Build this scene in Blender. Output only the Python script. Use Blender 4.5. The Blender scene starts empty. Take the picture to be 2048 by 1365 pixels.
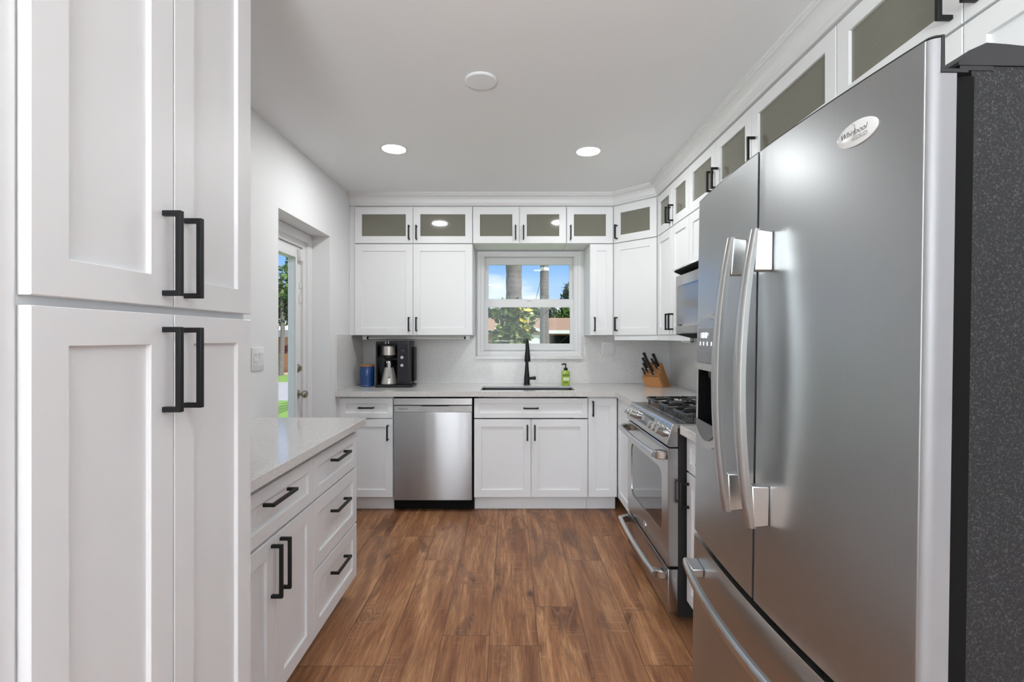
import bpy, bmesh, math, random
from mathutils import Vector, Matrix
random.seed(7)
PI = math.pi
sc = bpy.context.scene
COL = sc.collection

# ------------------------------------------------------------------ camera, sky, sun, area lights, exposure
cam_d = bpy.data.cameras.new('camera')
cam_d.lens = 956.0 / 2048 * 36
cam_d.sensor_width = 36
cam_d.shift_x = 1.0 / 2048
cam_d.shift_y = -6.5 / 2048
cam_d.clip_start = 0.02
cam_d.clip_end = 400
cam = bpy.data.objects.new('camera', cam_d)
cam.location = (0, 0, 1.315)
cam.rotation_euler = (PI / 2, 0, 0)
COL.objects.link(cam)
sc.camera = cam
sc.view_settings.view_transform = 'Standard'
sc.view_settings.look = 'None'
sc.view_settings.gamma = 1
sc.view_settings.use_curve_mapping = False
sc.view_settings.exposure = 0.56


def make_world():
    w = bpy.data.worlds.new('sky'); sc.world = w
    w.use_nodes = True
    nt = w.node_tree; N = nt.nodes; L = nt.links
    N.clear()
    out = N.new('ShaderNodeOutputWorld'); bg = N.new('ShaderNodeBackground')
    tc = N.new('ShaderNodeTexCoord'); sep = N.new('ShaderNodeSeparateXYZ')
    L.new(tc.outputs['Generated'], sep.inputs[0])
    ramp = N.new('ShaderNodeValToRGB')
    e = ramp.color_ramp.elements
    e[0].position = 0.0; e[0].color = (0.66, 0.80, 0.97, 1)
    e[1].position = 0.5; e[1].color = (0.08, 0.24, 0.70, 1)
    m = ramp.color_ramp.elements.new(0.16); m.color = (0.20, 0.45, 0.95, 1)
    L.new(sep.outputs['Z'], ramp.inputs[0])
    mp = N.new('ShaderNodeMapping'); mp.inputs['Scale'].default_value = (1, 1, 2.6)
    mp.inputs['Location'].default_value = (0.35, 0, 0.1)
    L.new(tc.outputs['Generated'], mp.inputs[0])
    ns = N.new('ShaderNodeTexNoise'); ns.inputs['Scale'].default_value = 5.5
    ns.inputs['Detail'].default_value = 7; ns.inputs['Roughness'].default_value = 0.5
    L.new(mp.outputs[0], ns.inputs['Vector'])
    # clouds gather towards the horizon; unseen ones added overhead to whiten the light
    mr = N.new('ShaderNodeValToRGB')
    el = mr.color_ramp.elements
    el[0].position = 0.0; el[0].color = (0.66, 0.66, 0.66, 1)
    el[1].position = 0.45; el[1].color = (0.62, 0.62, 0.62, 1)
    e3 = el.new(0.16); e3.color = (0.38, 0.38, 0.38, 1)
    L.new(sep.outputs['Z'], mr.inputs[0])
    ad = N.new('ShaderNodeMath'); ad.operation = 'ADD'
    L.new(ns.outputs[0], ad.inputs[0]); L.new(mr.outputs[0], ad.inputs[1])
    sb = N.new('ShaderNodeMath'); sb.operation = 'SUBTRACT'; sb.inputs[1].default_value = 0.5
    L.new(ad.outputs[0], sb.inputs[0])
    cr = N.new('ShaderNodeValToRGB')
    cr.color_ramp.elements[0].position = 0.475; cr.color_ramp.elements[0].color = (0, 0, 0, 1)
    cr.color_ramp.elements[1].position = 0.64; cr.color_ramp.elements[1].color = (1, 1, 1, 1)
    L.new(sb.outputs[0], cr.inputs[0])
    mx = N.new('ShaderNodeMix'); mx.data_type = 'RGBA'
    L.new(cr.outputs[0], mx.inputs[0]); L.new(ramp.outputs[0], mx.inputs[6])
    mx.inputs[7].default_value = (0.82, 0.89, 1.0, 1)
    L.new(mx.outputs[2], bg.inputs['Color'])
    bg.inputs['Strength'].default_value = 0.80
    L.new(bg.outputs[0], out.inputs[0])


make_world()


def light(name, kind, loc, rot, energy, color=(1, 1, 1), **kw):
    d = bpy.data.lights.new(name, kind); d.energy = energy; d.color = color
    for k, v in kw.items():
        setattr(d, k, v)
    o = bpy.data.objects.new(name, d); o.location = loc; o.rotation_euler = rot
    COL.objects.link(o)
    return o


light('sun', 'SUN', (0, 0, 20), (math.radians(46), 0, math.radians(48)), 2.9, (1.0, 0.95, 0.86), angle=0.01)
# unseen fill lamps added behind the camera in place of window daylight
light('fill_rear', 'AREA', (-1.1, -4.3, 1.45), (math.radians(90), 0, 0), 90, (0.90, 0.965, 1.0), shape='RECTANGLE', size=4.0, size_y=2.0)
light('fill_side', 'AREA', (-3.35, -2.2, 1.4), (math.radians(92), 0, math.radians(-90)), 22, (0.97, 0.985, 1.0), shape='RECTANGLE', size=2.6, size_y=1.9)
light('fill_right', 'AREA', (2.75, -2.2, 1.4), (math.radians(92), 0, math.radians(90)), 0.5, (0.97, 0.985, 1.0), shape='RECTANGLE', size=2.6, size_y=1.9)
# unseen fill lamp added behind the camera, shining up to brighten the ceiling
light('ceiling_fill', 'AREA', (-0.3, -1.9, 1.25), (math.radians(180), 0, 0), 128, (0.87, 0.95, 1.0), shape='DISK', size=0.9)
# ------------------------------------------------------------------ room figures
BW = 4.215      # back wall
LW = -1.317     # left wall
RW = 1.406      # right wall
CZ = 2.48       # ceiling
CT = 0.914      # counter top


# ------------------------------------------------------------------ node helper
class NT:
    def __init__(s, name):
        s.m = bpy.data.materials.new(name); s.m.use_nodes = True
        s.t = s.m.node_tree; s.N = s.t.nodes; s.L = s.t.links
        s.N.clear()
        s.out = s.N.new('ShaderNodeOutputMaterial')
        s.p = s.N.new('ShaderNodeBsdfPrincipled')
        s.L.new(s.p.outputs[0], s.out.inputs[0])

    def link(s, a, b):
        if hasattr(a, 'is_output') or hasattr(a, 'links'):
            s.L.new(a, b)
        else:
            b.default_value = a

    def set(s, **kw):
        names = {'base': 'Base Color', 'metal': 'Metallic', 'rough': 'Roughness', 'trans': 'Transmission Weight',
                 'ior': 'IOR', 'coat': 'Coat Weight', 'coatr': 'Coat Roughness', 'emit': 'Emission Color',
                 'emits': 'Emission Strength', 'spec': 'Specular IOR Level', 'aniso': 'Anisotropic',
                 'anisor': 'Anisotropic Rotation', 'normal': 'Normal', 'alpha': 'Alpha', 'sss': 'Subsurface Weight', 'tangent': 'Tangent'}
        for k, v in kw.items():
            if isinstance(v, tuple) and len(v) == 3:
                v = v + (1,)
            s.link(v, s.p.inputs[names[k]])
        return s

    def math(s, op, a, b=0.0, c=None, clamp=False):
        n = s.N.new('ShaderNodeMath'); n.operation = op; n.use_clamp = clamp
        s.link(a, n.inputs[0]); s.link(b, n.inputs[1])
        if c is not None: s.link(c, n.inputs[2])
        return n.outputs[0]

    def coord(s):
        g = s.N.new('ShaderNodeNewGeometry')
        return g.outputs['Position']

    def obj(s):
        return s.N.new('ShaderNodeTexCoord').outputs['Object']

    def mapping(s, v, scale=(1, 1, 1), loc=(0, 0, 0), rot=(0, 0, 0)):
        n = s.N.new('ShaderNodeMapping'); s.link(v, n.inputs[0])
        n.inputs['Scale'].default_value = scale; n.inputs['Location'].default_value = loc
        n.inputs['Rotation'].default_value = rot
        return n.outputs[0]

    def noise(s, v, scale=5, detail=2, rough=0.5, dist=0.0, out=0):
        n = s.N.new('ShaderNodeTexNoise'); s.link(v, n.inputs['Vector'])
        n.inputs['Scale'].default_value = scale; n.inputs['Detail'].default_value = detail
        n.inputs['Roughness'].default_value = rough; n.inputs['Distortion'].default_value = dist
        return n.outputs[out]

    def voronoi(s, v, scale=5, out='Distance'):
        n = s.N.new('ShaderNodeTexVoronoi'); s.link(v, n.inputs['Vector']); n.inputs['Scale'].default_value = scale
        return n.outputs[out]

    def white(s, v, out='Value'):
        n = s.N.new('ShaderNodeTexWhiteNoise'); n.noise_dimensions = '3D'; s.link(v, n.inputs['Vector'])
        return n.outputs[out]

    def comb(s, x, y, z=0.0):
        n = s.N.new('ShaderNodeCombineXYZ'); s.link(x, n.inputs[0]); s.link(y, n.inputs[1]); s.link(z, n.inputs[2])
        return n.outputs[0]

    def sep(s, v):
        n = s.N.new('ShaderNodeSeparateXYZ'); s.link(v, n.inputs[0]); return n.outputs

    def ramp(s, f, stops, interp='LINEAR'):
        n = s.N.new('ShaderNodeValToRGB'); n.color_ramp.interpolation = interp
        e = n.color_ramp.elements
        while len(e) < len(stops): e.new(0.5)
        for i, (p, c) in enumerate(stops):
            e[i].position = p; e[i].color = (c + (1,)) if isinstance(c, tuple) else (c, c, c, 1)
        s.link(f, n.inputs[0]); return n.outputs[0]

    def mix(s, f, a, b, mode='MIX'):
        n = s.N.new('ShaderNodeMix'); n.data_type = 'RGBA'; n.blend_type = mode
        s.link(f, n.inputs[0])
        for v, i in ((a, 6), (b, 7)):
            if isinstance(v, tuple) and len(v) == 3: v = v + (1,)
            s.link(v, n.inputs[i])
        return n.outputs[2]

    def bump(s, h, strength=0.2, dist=0.01):
        n = s.N.new('ShaderNodeBump'); s.link(h, n.inputs['Height'])
        n.inputs['Strength'].default_value = strength; n.inputs['Distance'].default_value = dist
        s.L.new(n.outputs[0], s.p.inputs['Normal'])
        return s


def simple(name, base, rough=0.5, metal=0.0, bump=None, **kw):
    n = NT(name)
    v = n.noise(n.obj(), 14, 3, 0.6)
    c = n.mix(v, tuple(x * 0.95 for x in base), tuple(min(1, x * 1.05) for x in base))
    n.set(base=c, rough=rough, metal=metal, **kw)
    if bump: n.bump(n.noise(n.obj(), bump[0], 3, 0.6), bump[1], 0.002)
    return n.m


def mat_paint(name, base, rough, bs=0.03):
    n = NT(name)
    v = n.noise(n.coord(), 1.3, 2, 0.5)
    n.set(base=n.mix(v, tuple(x * 0.985 for x in base), base), rough=rough)
    n.bump(n.noise(n.coord(), 260, 3, 0.6), bs, 0.001)
    return n.m


def mat_floor():
    n = NT('floor_planks')
    P = n.coord(); X, Y, Z = n.sep(P)[0:3]
    W, LL = 0.209, 1.25
    xs = n.math('DIVIDE', n.math('ADD', X, 0.095 + 20 * W), W)
    row = n.math('FLOOR', xs)
    r1 = n.white(n.comb(row, 3.1, 0.7))
    ys = n.math('ADD', n.math('DIVIDE', Y, LL), n.math('MULTIPLY', r1, 1.0))
    colm = n.math('FLOOR', ys)
    idc = n.white(n.comb(row, colm, 5.3), 'Color')
    idv = n.white(n.comb(row, colm, 9.3))
    ids = n.sep(idc)
    # per plank grain coordinates
    gx = n.math('ADD', X, n.math('MULTIPLY', ids[0], 7.0))
    gy = n.math('ADD', Y, n.math('MULTIPLY', ids[1], 9.0))
    gz = n.math('MULTIPLY', ids[2], 5.0)
    g0 = n.comb(gx, gy, gz)
    field = n.noise(n.mapping(g0, (5.5, 1.15, 1)), 1.0, 1.5, 0.45, 0.6)          # slow field: cathedral figure and burrs
    rings = n.math('MULTIPLY_ADD', n.math('SINE', n.math('MULTIPLY', field, 190.0)), 0.5, 0.5)
    fine = n.noise(n.mapping(g0, (230, 8, 1)), 1.0, 4, 0.7, 0.2)
    mid = n.noise(n.mapping(g0, (60, 3.0, 1)), 1.0, 4, 0.65, 0.8)
    streak = n.noise(n.mapping(g0, (13, 1.3, 1)), 1.0, 4, 0.6, 0.8)
    saw = n.noise(n.mapping(g0, (6, 75, 1)), 1.0, 2, 0.6)
    sawm = n.ramp(n.noise(n.mapping(g0, (6, 3, 1), (4, 4, 4)), 1.0, 2, 0.6), [(0.50, 0.0), (0.62, 1.0)])
    dark = n.noise(n.mapping(g0, (5.0, 1.5, 1), (9, 4, 2)), 1.0, 3, 0.6, 1.4)
    base = n.ramp(streak, [(0.30, (0.215, 0.080, 0.032)), (0.46, (0.390, 0.172, 0.074)), (0.56, (0.510, 0.248, 0.112)), (0.72, (0.650, 0.355, 0.175))])
    base = n.mix(n.math('MULTIPLY', n.ramp(mid, [(0.42, 1.0), (0.60, 0.0)]), 0.35), base, (0.135, 0.050, 0.024))
    base = n.mix(n.math('MULTIPLY', n.ramp(fine, [(0.42, 1.0), (0.54, 0.0)]), 0.45), base, (0.085, 0.032, 0.016))
    dm = n.ramp(dark, [(0.54, 0.0), (0.66, 1.0)])
    base = n.mix(n.math('MULTIPLY', dm, 0.68), base, (0.085, 0.036, 0.020))
    base = n.mix(n.math('MULTIPLY', n.math('MULTIPLY', dm, n.ramp(rings, [(0.72, 0.0), (0.95, 1.0)])), 0.40), base, (0.36, 0.20, 0.12))
    base = n.mix(n.math('MULTIPLY', n.math('MULTIPLY', sawm, n.ramp(saw, [(0.58, 0.0), (0.68, 1.0)])), 0.50), base, (0.50, 0.285, 0.165))
    # knots with a dark heart and a few rings round them
    kn = n.N.new('ShaderNodeTexVoronoi'); kn.inputs['Scale'].default_value = 1.0
    n.L.new(n.mapping(g0, (3.4, 1.7, 1)), kn.inputs['Vector'])
    kd = n.math('ADD', kn.outputs['Distance'], n.math('MULTIPLY', n.noise(g0, 14, 3, 0.6), 0.10))
    kr = n.math('MULTIPLY_ADD', n.math('SINE', n.math('MULTIPLY', kd, 150.0)), 0.5, 0.5)
    base = n.mix(n.math('MULTIPLY', n.math('MULTIPLY', n.ramp(kd, [(0.12, 1.0), (0.30, 0.0)]), kr), 0.50), base, (0.075, 0.030, 0.016))
    base = n.mix(n.math('MULTIPLY', n.ramp(kd, [(0.075, 1.0), (0.14, 0.0)]), 0.85), base, (0.035, 0.015, 0.010))
    base = n.mix(n.math('MULTIPLY', idv, 0.32), base, n.mix(ids[1], (0.120, 0.052, 0.030), (0.37, 0.200, 0.115)))
    fx = n.math('FRACT', xs); fy = n.math('FRACT', ys)
    dx = n.math('MULTIPLY', n.math('MINIMUM', fx, n.math('SUBTRACT', 1.0, fx)), W)
    dy = n.math('MULTIPLY', n.math('MINIMUM', fy, n.math('SUBTRACT', 1.0, fy)), LL)
    d = n.math('MINIMUM', dx, dy)
    seam = n.ramp(n.math('DIVIDE', d, 0.004), [(0.15, 1.0), (0.6, 0.0)])
    base = n.mix(n.math('MULTIPLY', seam, 0.7), base, (0.04, 0.02, 0.012))
    n.set(base=base, rough=n.math('MULTIPLY_ADD', fine, 0.22, 0.26), coat=0.0, spec=0.30)
    h = n.math('SUBTRACT', n.math('MULTIPLY', fine, 0.5), seam)
    n.bump(h, 0.25, 0.0012)
    return n.m


def mat_quartz(name, base, speck=(0.42, 0.37, 0.33), rough=0.12, amt=0.75):
    n = NT(name)
    P = n.coord()
    v1 = n.voronoi(P, 210)
    rnd = n.sep(n.voronoi(P, 210, 'Color'))[0]
    s1 = n.math('MULTIPLY', n.ramp(v1, [(0.30, 1.0), (0.42, 0.0)]), n.ramp(rnd, [(0.62, 0.0), (0.70, 1.0)]))
    rnd2 = n.sep(n.voronoi(n.mapping(P, (1, 1, 1), (3.3, 1.7, 0.9)), 330, 'Color'))[1]
    s2 = n.ramp(rnd2, [(0.80, 0.0), (0.86, 1.0)])
    cl = n.noise(P, 60, 3, 0.6)
    c = n.mix(cl, tuple(x * 0.93 for x in base), tuple(min(1, x * 1.05) for x in base))
    c = n.mix(n.math('MULTIPLY', s1, amt), c, speck)
    c = n.mix(n.math('MULTIPLY', s2, 0.55), c, (0.86, 0.85, 0.83))
    n.set(base=c, rough=rough)
    return n.m


def mat_steel(name, base, rough, axis='z', var=0.06, bs=0.035, aniso=0.0):
    n = NT(name)
    P = n.coord()
    sc_ = {'z': (900, 900, 2), 'y': (420, 3, 420), 'x': (3, 420, 420)}[axis]
    b = n.noise(n.mapping(P, sc_), 1, 3, 0.6)
    lo = n.noise(P, 2.0, 2, 0.5)
    r = n.math('ADD', n.math('MULTIPLY', b, var), rough - var / 2)
    n.set(base=n.mix(b, tuple(x * 0.93 for x in base), tuple(min(1, x * 1.05) for x in base)), metal=1.0, rough=r, aniso=aniso)
    n.bump(n.math('ADD', b, n.math('MULTIPLY', lo, 0.3)), bs, 0.001)
    return n.m


def mat_glass(name, tint=(1, 1, 1), rough=0.0):
    """thin window pane: mostly clear with a fresnel reflection"""
    m = bpy.data.materials.new(name); m.use_nodes = True
    nt = m.node_tree; nt.nodes.clear()
    o = nt.nodes.new('ShaderNodeOutputMaterial'); mx = nt.nodes.new('ShaderNodeMixShader')
    t = nt.nodes.new('ShaderNodeBsdfTransparent'); g = nt.nodes.new('ShaderNodeBsdfGlossy')
    lw = nt.nodes.new('ShaderNodeLayerWeight'); lw.inputs[0].default_value = 0.25
    ge = nt.nodes.new('ShaderNodeNewGeometry')
    mu = nt.nodes.new('ShaderNodeMath'); mu.operation = 'MULTIPLY_ADD'; mu.inputs[1].default_value = 0.22; mu.inputs[2].default_value = 0.02
    inv = nt.nodes.new('ShaderNodeMath'); inv.operation = 'SUBTRACT'; inv.inputs[0].default_value = 1.0
    m2 = nt.nodes.new('ShaderNodeMath'); m2.operation = 'MULTIPLY'
    t.inputs[0].default_value = tint + (1,); g.inputs['Roughness'].default_value = rough
    nt.links.new(lw.outputs['Fresnel'], mu.inputs[0]); nt.links.new(ge.outputs['Backfacing'], inv.inputs[1])
    nt.links.new(mu.outputs[0], m2.inputs[0]); nt.links.new(inv.outputs[0], m2.inputs[1])
    nt.links.new(m2.outputs[0], mx.inputs[0]); nt.links.new(t.outputs[0], mx.inputs[1]); nt.links.new(g.outputs[0], mx.inputs[2])
    nt.links.new(mx.outputs[0], o.inputs[0])
    return m


def mat_reeded():
    """olive brown textured cabinet glass"""
    n = NT('cabinet_glass')
    P = n.coord()
    v = n.noise(n.mapping(P, (8, 8, 160)), 1, 2, 0.5)
    n.set(base=n.mix(v, (0.180, 0.176, 0.140), (0.210, 0.204, 0.165)), rough=0.06, spec=0.5, coat=0.0)
    n.bump(v, 0.02, 0.0006)
    return n.m


def mat_case():
    """textured black enamel: a pebbled surface with glints lightened into its colour"""
    n = NT('fridge_case')
    P = n.coord()
    v = n.noise(P, 260, 3, 0.65, 0.8)
    glint = n.ramp(v, [(0.52, 0.0), (0.68, 1.0)])
    n.set(base=n.mix(glint, (0.012, 0.012, 0.013), (0.032, 0.032, 0.034)), rough=n.math('MULTIPLY_ADD', glint, -0.12, 0.50), spec=n.math('MULTIPLY_ADD', glint, 0.45, 0.30))  # glints on the bumps painted as lighter, glossier specks
    n.bump(v, 0.5, 0.0015)
    return n.m


def mat_bamboo():
    n = NT('knife_block_wood')
    P = n.obj()
    v = n.noise(n.mapping(P, (12, 60, 160)), 1, 3, 0.6)
    n.set(base=n.mix(v, (0.36, 0.150, 0.045), (0.58, 0.27, 0.09)), rough=0.35)
    return n.m


def mat_bark():
    n = NT('palm_bark')
    P = n.coord()
    rings = n.math('SINE', n.math('MULTIPLY', n.math('ADD', n.sep(P)[2], n.math('MULTIPLY', n.noise(P, 3, 3), 0.15)), 55))
    v = n.noise(P, 9, 5, 0.65)
    c = n.mix(v, (0.12, 0.105, 0.10), (0.30, 0.27, 0.26))
    c = n.mix(n.math('MULTIPLY', n.math('MULTIPLY_ADD', rings, 0.5, 0.5), 0.25), c, (0.12, 0.10, 0.09))
    n.set(base=c, rough=0.9)
    n.bump(v, 0.5, 0.02)
    return n.m


def mat_leaf(name, a, b, c3=None):
    n = NT(name)
    g = n.N.new('ShaderNodeNewGeometry')
    r = g.outputs['Random Per Island']
    stops = [(0.0, a), (0.7, b)] + ([(1.0, c3)] if c3 else [])
    n.set(base=n.ramp(r, stops), rough=0.8, spec=0.15)
    return n.m


def mat_roof():
    n = NT('roof_shingle')
    P = n.coord()
    v = n.noise(n.mapping(P, (3, 3, 12)), 1, 4, 0.7)
    n.set(base=n.mix(v, (0.27, 0.165, 0.105), (0.40, 0.265, 0.18)), rough=0.9)
    return n.m


def mat_ground(name, a, b, s=6):
    n = NT(name)
    P = n.coord()
    v = n.noise(P, s, 6, 0.7)
    n.set(base=n.mix(v, a, b), rough=0.95)
    return n.m


def mat_brickwall():
    n = NT('painted_block')
    P = n.coord()
    X, Y, Z = n.sep(P)[0:3]
    b = n.N.new('ShaderNodeTexBrick')
    n.L.new(n.comb(X, Z, 0.0), b.inputs['Vector'])
    b.inputs['Color1'].default_value = (0.40, 0.20, 0.13, 1); b.inputs['Color2'].default_value = (0.48, 0.27, 0.19, 1)
    b.inputs['Mortar'].default_value = (0.55, 0.40, 0.32, 1); b.inputs['Scale'].default_value = 2.0
    n.set(base=b.outputs[0], rough=0.9)
    return n.m


M = {}
M['wall'] = mat_paint('wall_paint', (0.84, 0.845, 0.85), 0.55)
M['ceil'] = mat_paint('ceiling_paint', (0.885, 0.90, 0.915), 0.8)
M['white'] = mat_paint('cabinet_white', (0.835, 0.84, 0.845), 0.38, 0.015)
M['trim'] = mat_paint('trim_white', (0.80, 0.80, 0.80), 0.35, 0.01)
M['vinyl'] = mat_paint('window_vinyl', (0.76, 0.76, 0.76), 0.35, 0.01)
M['floor'] = mat_floor()
M['quartz'] = mat_quartz('quartz_counter', (0.66, 0.64, 0.62), rough=0.10)
M['splash'] = mat_quartz('quartz_splash', (0.78, 0.775, 0.76), rough=0.18, amt=0.75)
M['black'] = simple('matte_black', (0.010, 0.010, 0.011), 0.42, spec=0.3)
M['gap'] = simple('dark_gap', (0.004, 0.004, 0.004), 0.7, spec=0.12)
M['steel_v'] = mat_steel('brushed_steel_vertical', (0.44, 0.455, 0.46), 0.33, 'z')
M['steel_dw'] = mat_steel('dishwasher_steel', (0.56, 0.56, 0.565), 0.34, 'z', 0.03, 0.008)
def dw_steel():
    n = NT('dishwasher_steel')
    tg = n.N.new('ShaderNodeTangent'); tg.direction_type = 'RADIAL'; tg.axis = 'Z'
    b_ = n.noise(n.mapping(n.coord(), (1.2, 1, 900)), 1, 3, 0.6)
    w_ = n.noise(n.mapping(n.coord(), (5.0, 1, 0.35)), 1, 2, 0.5)
    n.set(base=n.mix(b_, (0.50, 0.505, 0.515), (0.56, 0.565, 0.575)), metal=1.0, rough=0.45, aniso=0.85, anisor=0.25, tangent=tg.outputs[0])
    n.bump(w_, 0.35, 0.02)
    return n.m


M['steel_dw'] = dw_steel()
M['steel_h'] = mat_steel('brushed_steel_range', (0.50, 0.495, 0.49), 0.24, 'y')
M['steel_x'] = mat_steel('brushed_steel_sink', (0.16, 0.16, 0.17), 0.25, 'x')
M['handle_silver'] = mat_steel('satin_silver', (0.62, 0.62, 0.61), 0.28, 'z', 0.03, 0.01)
M['chrome'] = simple('bright_chrome', (0.72, 0.72, 0.72), 0.10, 1.0)
M['silver_paint'] = simple('silver_paint', (0.25, 0.25, 0.26), 0.42, 0.30)
M['case'] = mat_case()
M['plastic_dark'] = simple('dark_grey_plastic', (0.020, 0.020, 0.022), 0.45, spec=0.35)
M['plastic_black'] = simple('gloss_black_plastic', (0.010, 0.010, 0.011), 0.12)
M['plastic_mid'] = simple('grey_plastic', (0.33, 0.33, 0.34), 0.35)
M['panel_dark'] = simple('control_panel_charcoal', (0.018, 0.016, 0.022), 0.35, spec=0.35)
M['carafe'] = mat_steel('carafe_steel', (0.66, 0.62, 0.57), 0.30, 'z', 0.03, 0.01)
M['carafe'].node_tree.nodes['Principled BSDF'].inputs['Metallic'].default_value = 0.6
M['cab_glass'] = mat_reeded()
M['pane'] = mat_glass('window_pane')
M['oven_glass'] = simple('oven_glass', (0.020, 0.020, 0.022), 0.05, 0.0, coat=0.6)
M['iron'] = simple('cast_iron', (0.018, 0.018, 0.019), 0.36)
M['burner'] = simple('burner_ring', (0.45, 0.40, 0.36), 0.3, 0.9)
M['wood_block'] = mat_bamboo()
M['blue'] = simple('blue_ceramic', (0.010, 0.055, 0.20), 0.12, 0.0, coat=0.5)
M['lid_wood'] = simple('lid_wood', (0.33, 0.16, 0.08), 0.5)
M['soap'] = simple('green_soap', (0.34, 0.50, 0.05), 0.15, 0.0, coat=0.4)
M['label_w'] = simple('label_cream', (0.75, 0.78, 0.55), 0.5)
M['label_d'] = simple('label_green', (0.14, 0.22, 0.02), 0.5)
M['plate'] = simple('switch_white', (0.80, 0.80, 0.79), 0.3)
M['brass'] = simple('aged_nickel', (0.38, 0.34, 0.27), 0.25, 1.0)
M['ink'] = simple('ink_dark', (0.03, 0.03, 0.035), 0.5)
M['ink_light'] = simple('ink_light', (0.75, 0.75, 0.78), 0.4)
M['bark'] = mat_bark()
M['roof'] = mat_roof()
M['brick'] = mat_brickwall()
M['lawn'] = mat_ground('lawn_grass', (0.12, 0.26, 0.04), (0.30, 0.46, 0.10), 8)
M['road'] = mat_ground('asphalt', (0.36, 0.36, 0.37), (0.46, 0.46, 0.47), 4)
M['paver'] = mat_ground('clay_paver', (0.50, 0.30, 0.22), (0.66, 0.45, 0.35), 9)
M['stucco'] = simple('stucco_white', (0.72, 0.72, 0.72), 0.9)
M['orange'] = simple('terracotta_paint', (0.68, 0.34, 0.16), 0.8)
M['door_brown'] = simple('front_door_brown', (0.30, 0.13, 0.06), 0.6)
M['leaf_dark'] = mat_leaf('leaf_dark', (0.012, 0.034, 0.009), (0.060, 0.105, 0.030))
M['leaf_mid'] = mat_leaf('leaf_mid', (0.030, 0.080, 0.018), (0.150, 0.240, 0.065))
M['leaf_vine'] = mat_leaf('leaf_vine', (0.012, 0.036, 0.008), (0.105, 0.165, 0.035), (0.50, 0.56, 0.24))
M['leaf_yellow'] = mat_leaf('leaf_yellow', (0.50, 0.42, 0.03), (0.85, 0.68, 0.08), (0.9, 0.85, 0.45))
M['leaf_red'] = mat_leaf('leaf_red', (0.16, 0.03, 0.06), (0.35, 0.08, 0.12))


def emit(name, color, strength):
    n = NT(name); n.set(base=(0.8, 0.8, 0.8), emit=color, emits=strength); return n.m


M['lamp'] = emit('lamp_diffuser', (1.0, 0.98, 0.95), 9.0)
M['lcd'] = emit('display_blue', (0.45, 0.50, 0.85), 0.5)
M['lcd_white'] = emit('display_white', (0.85, 0.92, 1.0), 1.0)


# ------------------------------------------------------------------ object helpers
def wmat(o):
    m = Matrix.Identity(4)
    while o is not None:
        m = o.matrix_basis @ m
        o = o.parent
    return m


def tag(o, label=None, cat=None, group=None, kind=None):
    if label: o['label'] = label
    if cat: o['category'] = cat
    if group: o['group'] = group
    if kind: o['kind'] = kind
    return o


def thing(name, label, cat, loc=(0, 0, 0), rz=0.0, group=None, kind=None):
    o = bpy.data.objects.new(name, None); COL.objects.link(o)
    o.empty_display_size = 0.05
    o.location = loc; o.rotation_euler = (0, 0, rz)
    return tag(o, label, cat, group, kind)


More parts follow.
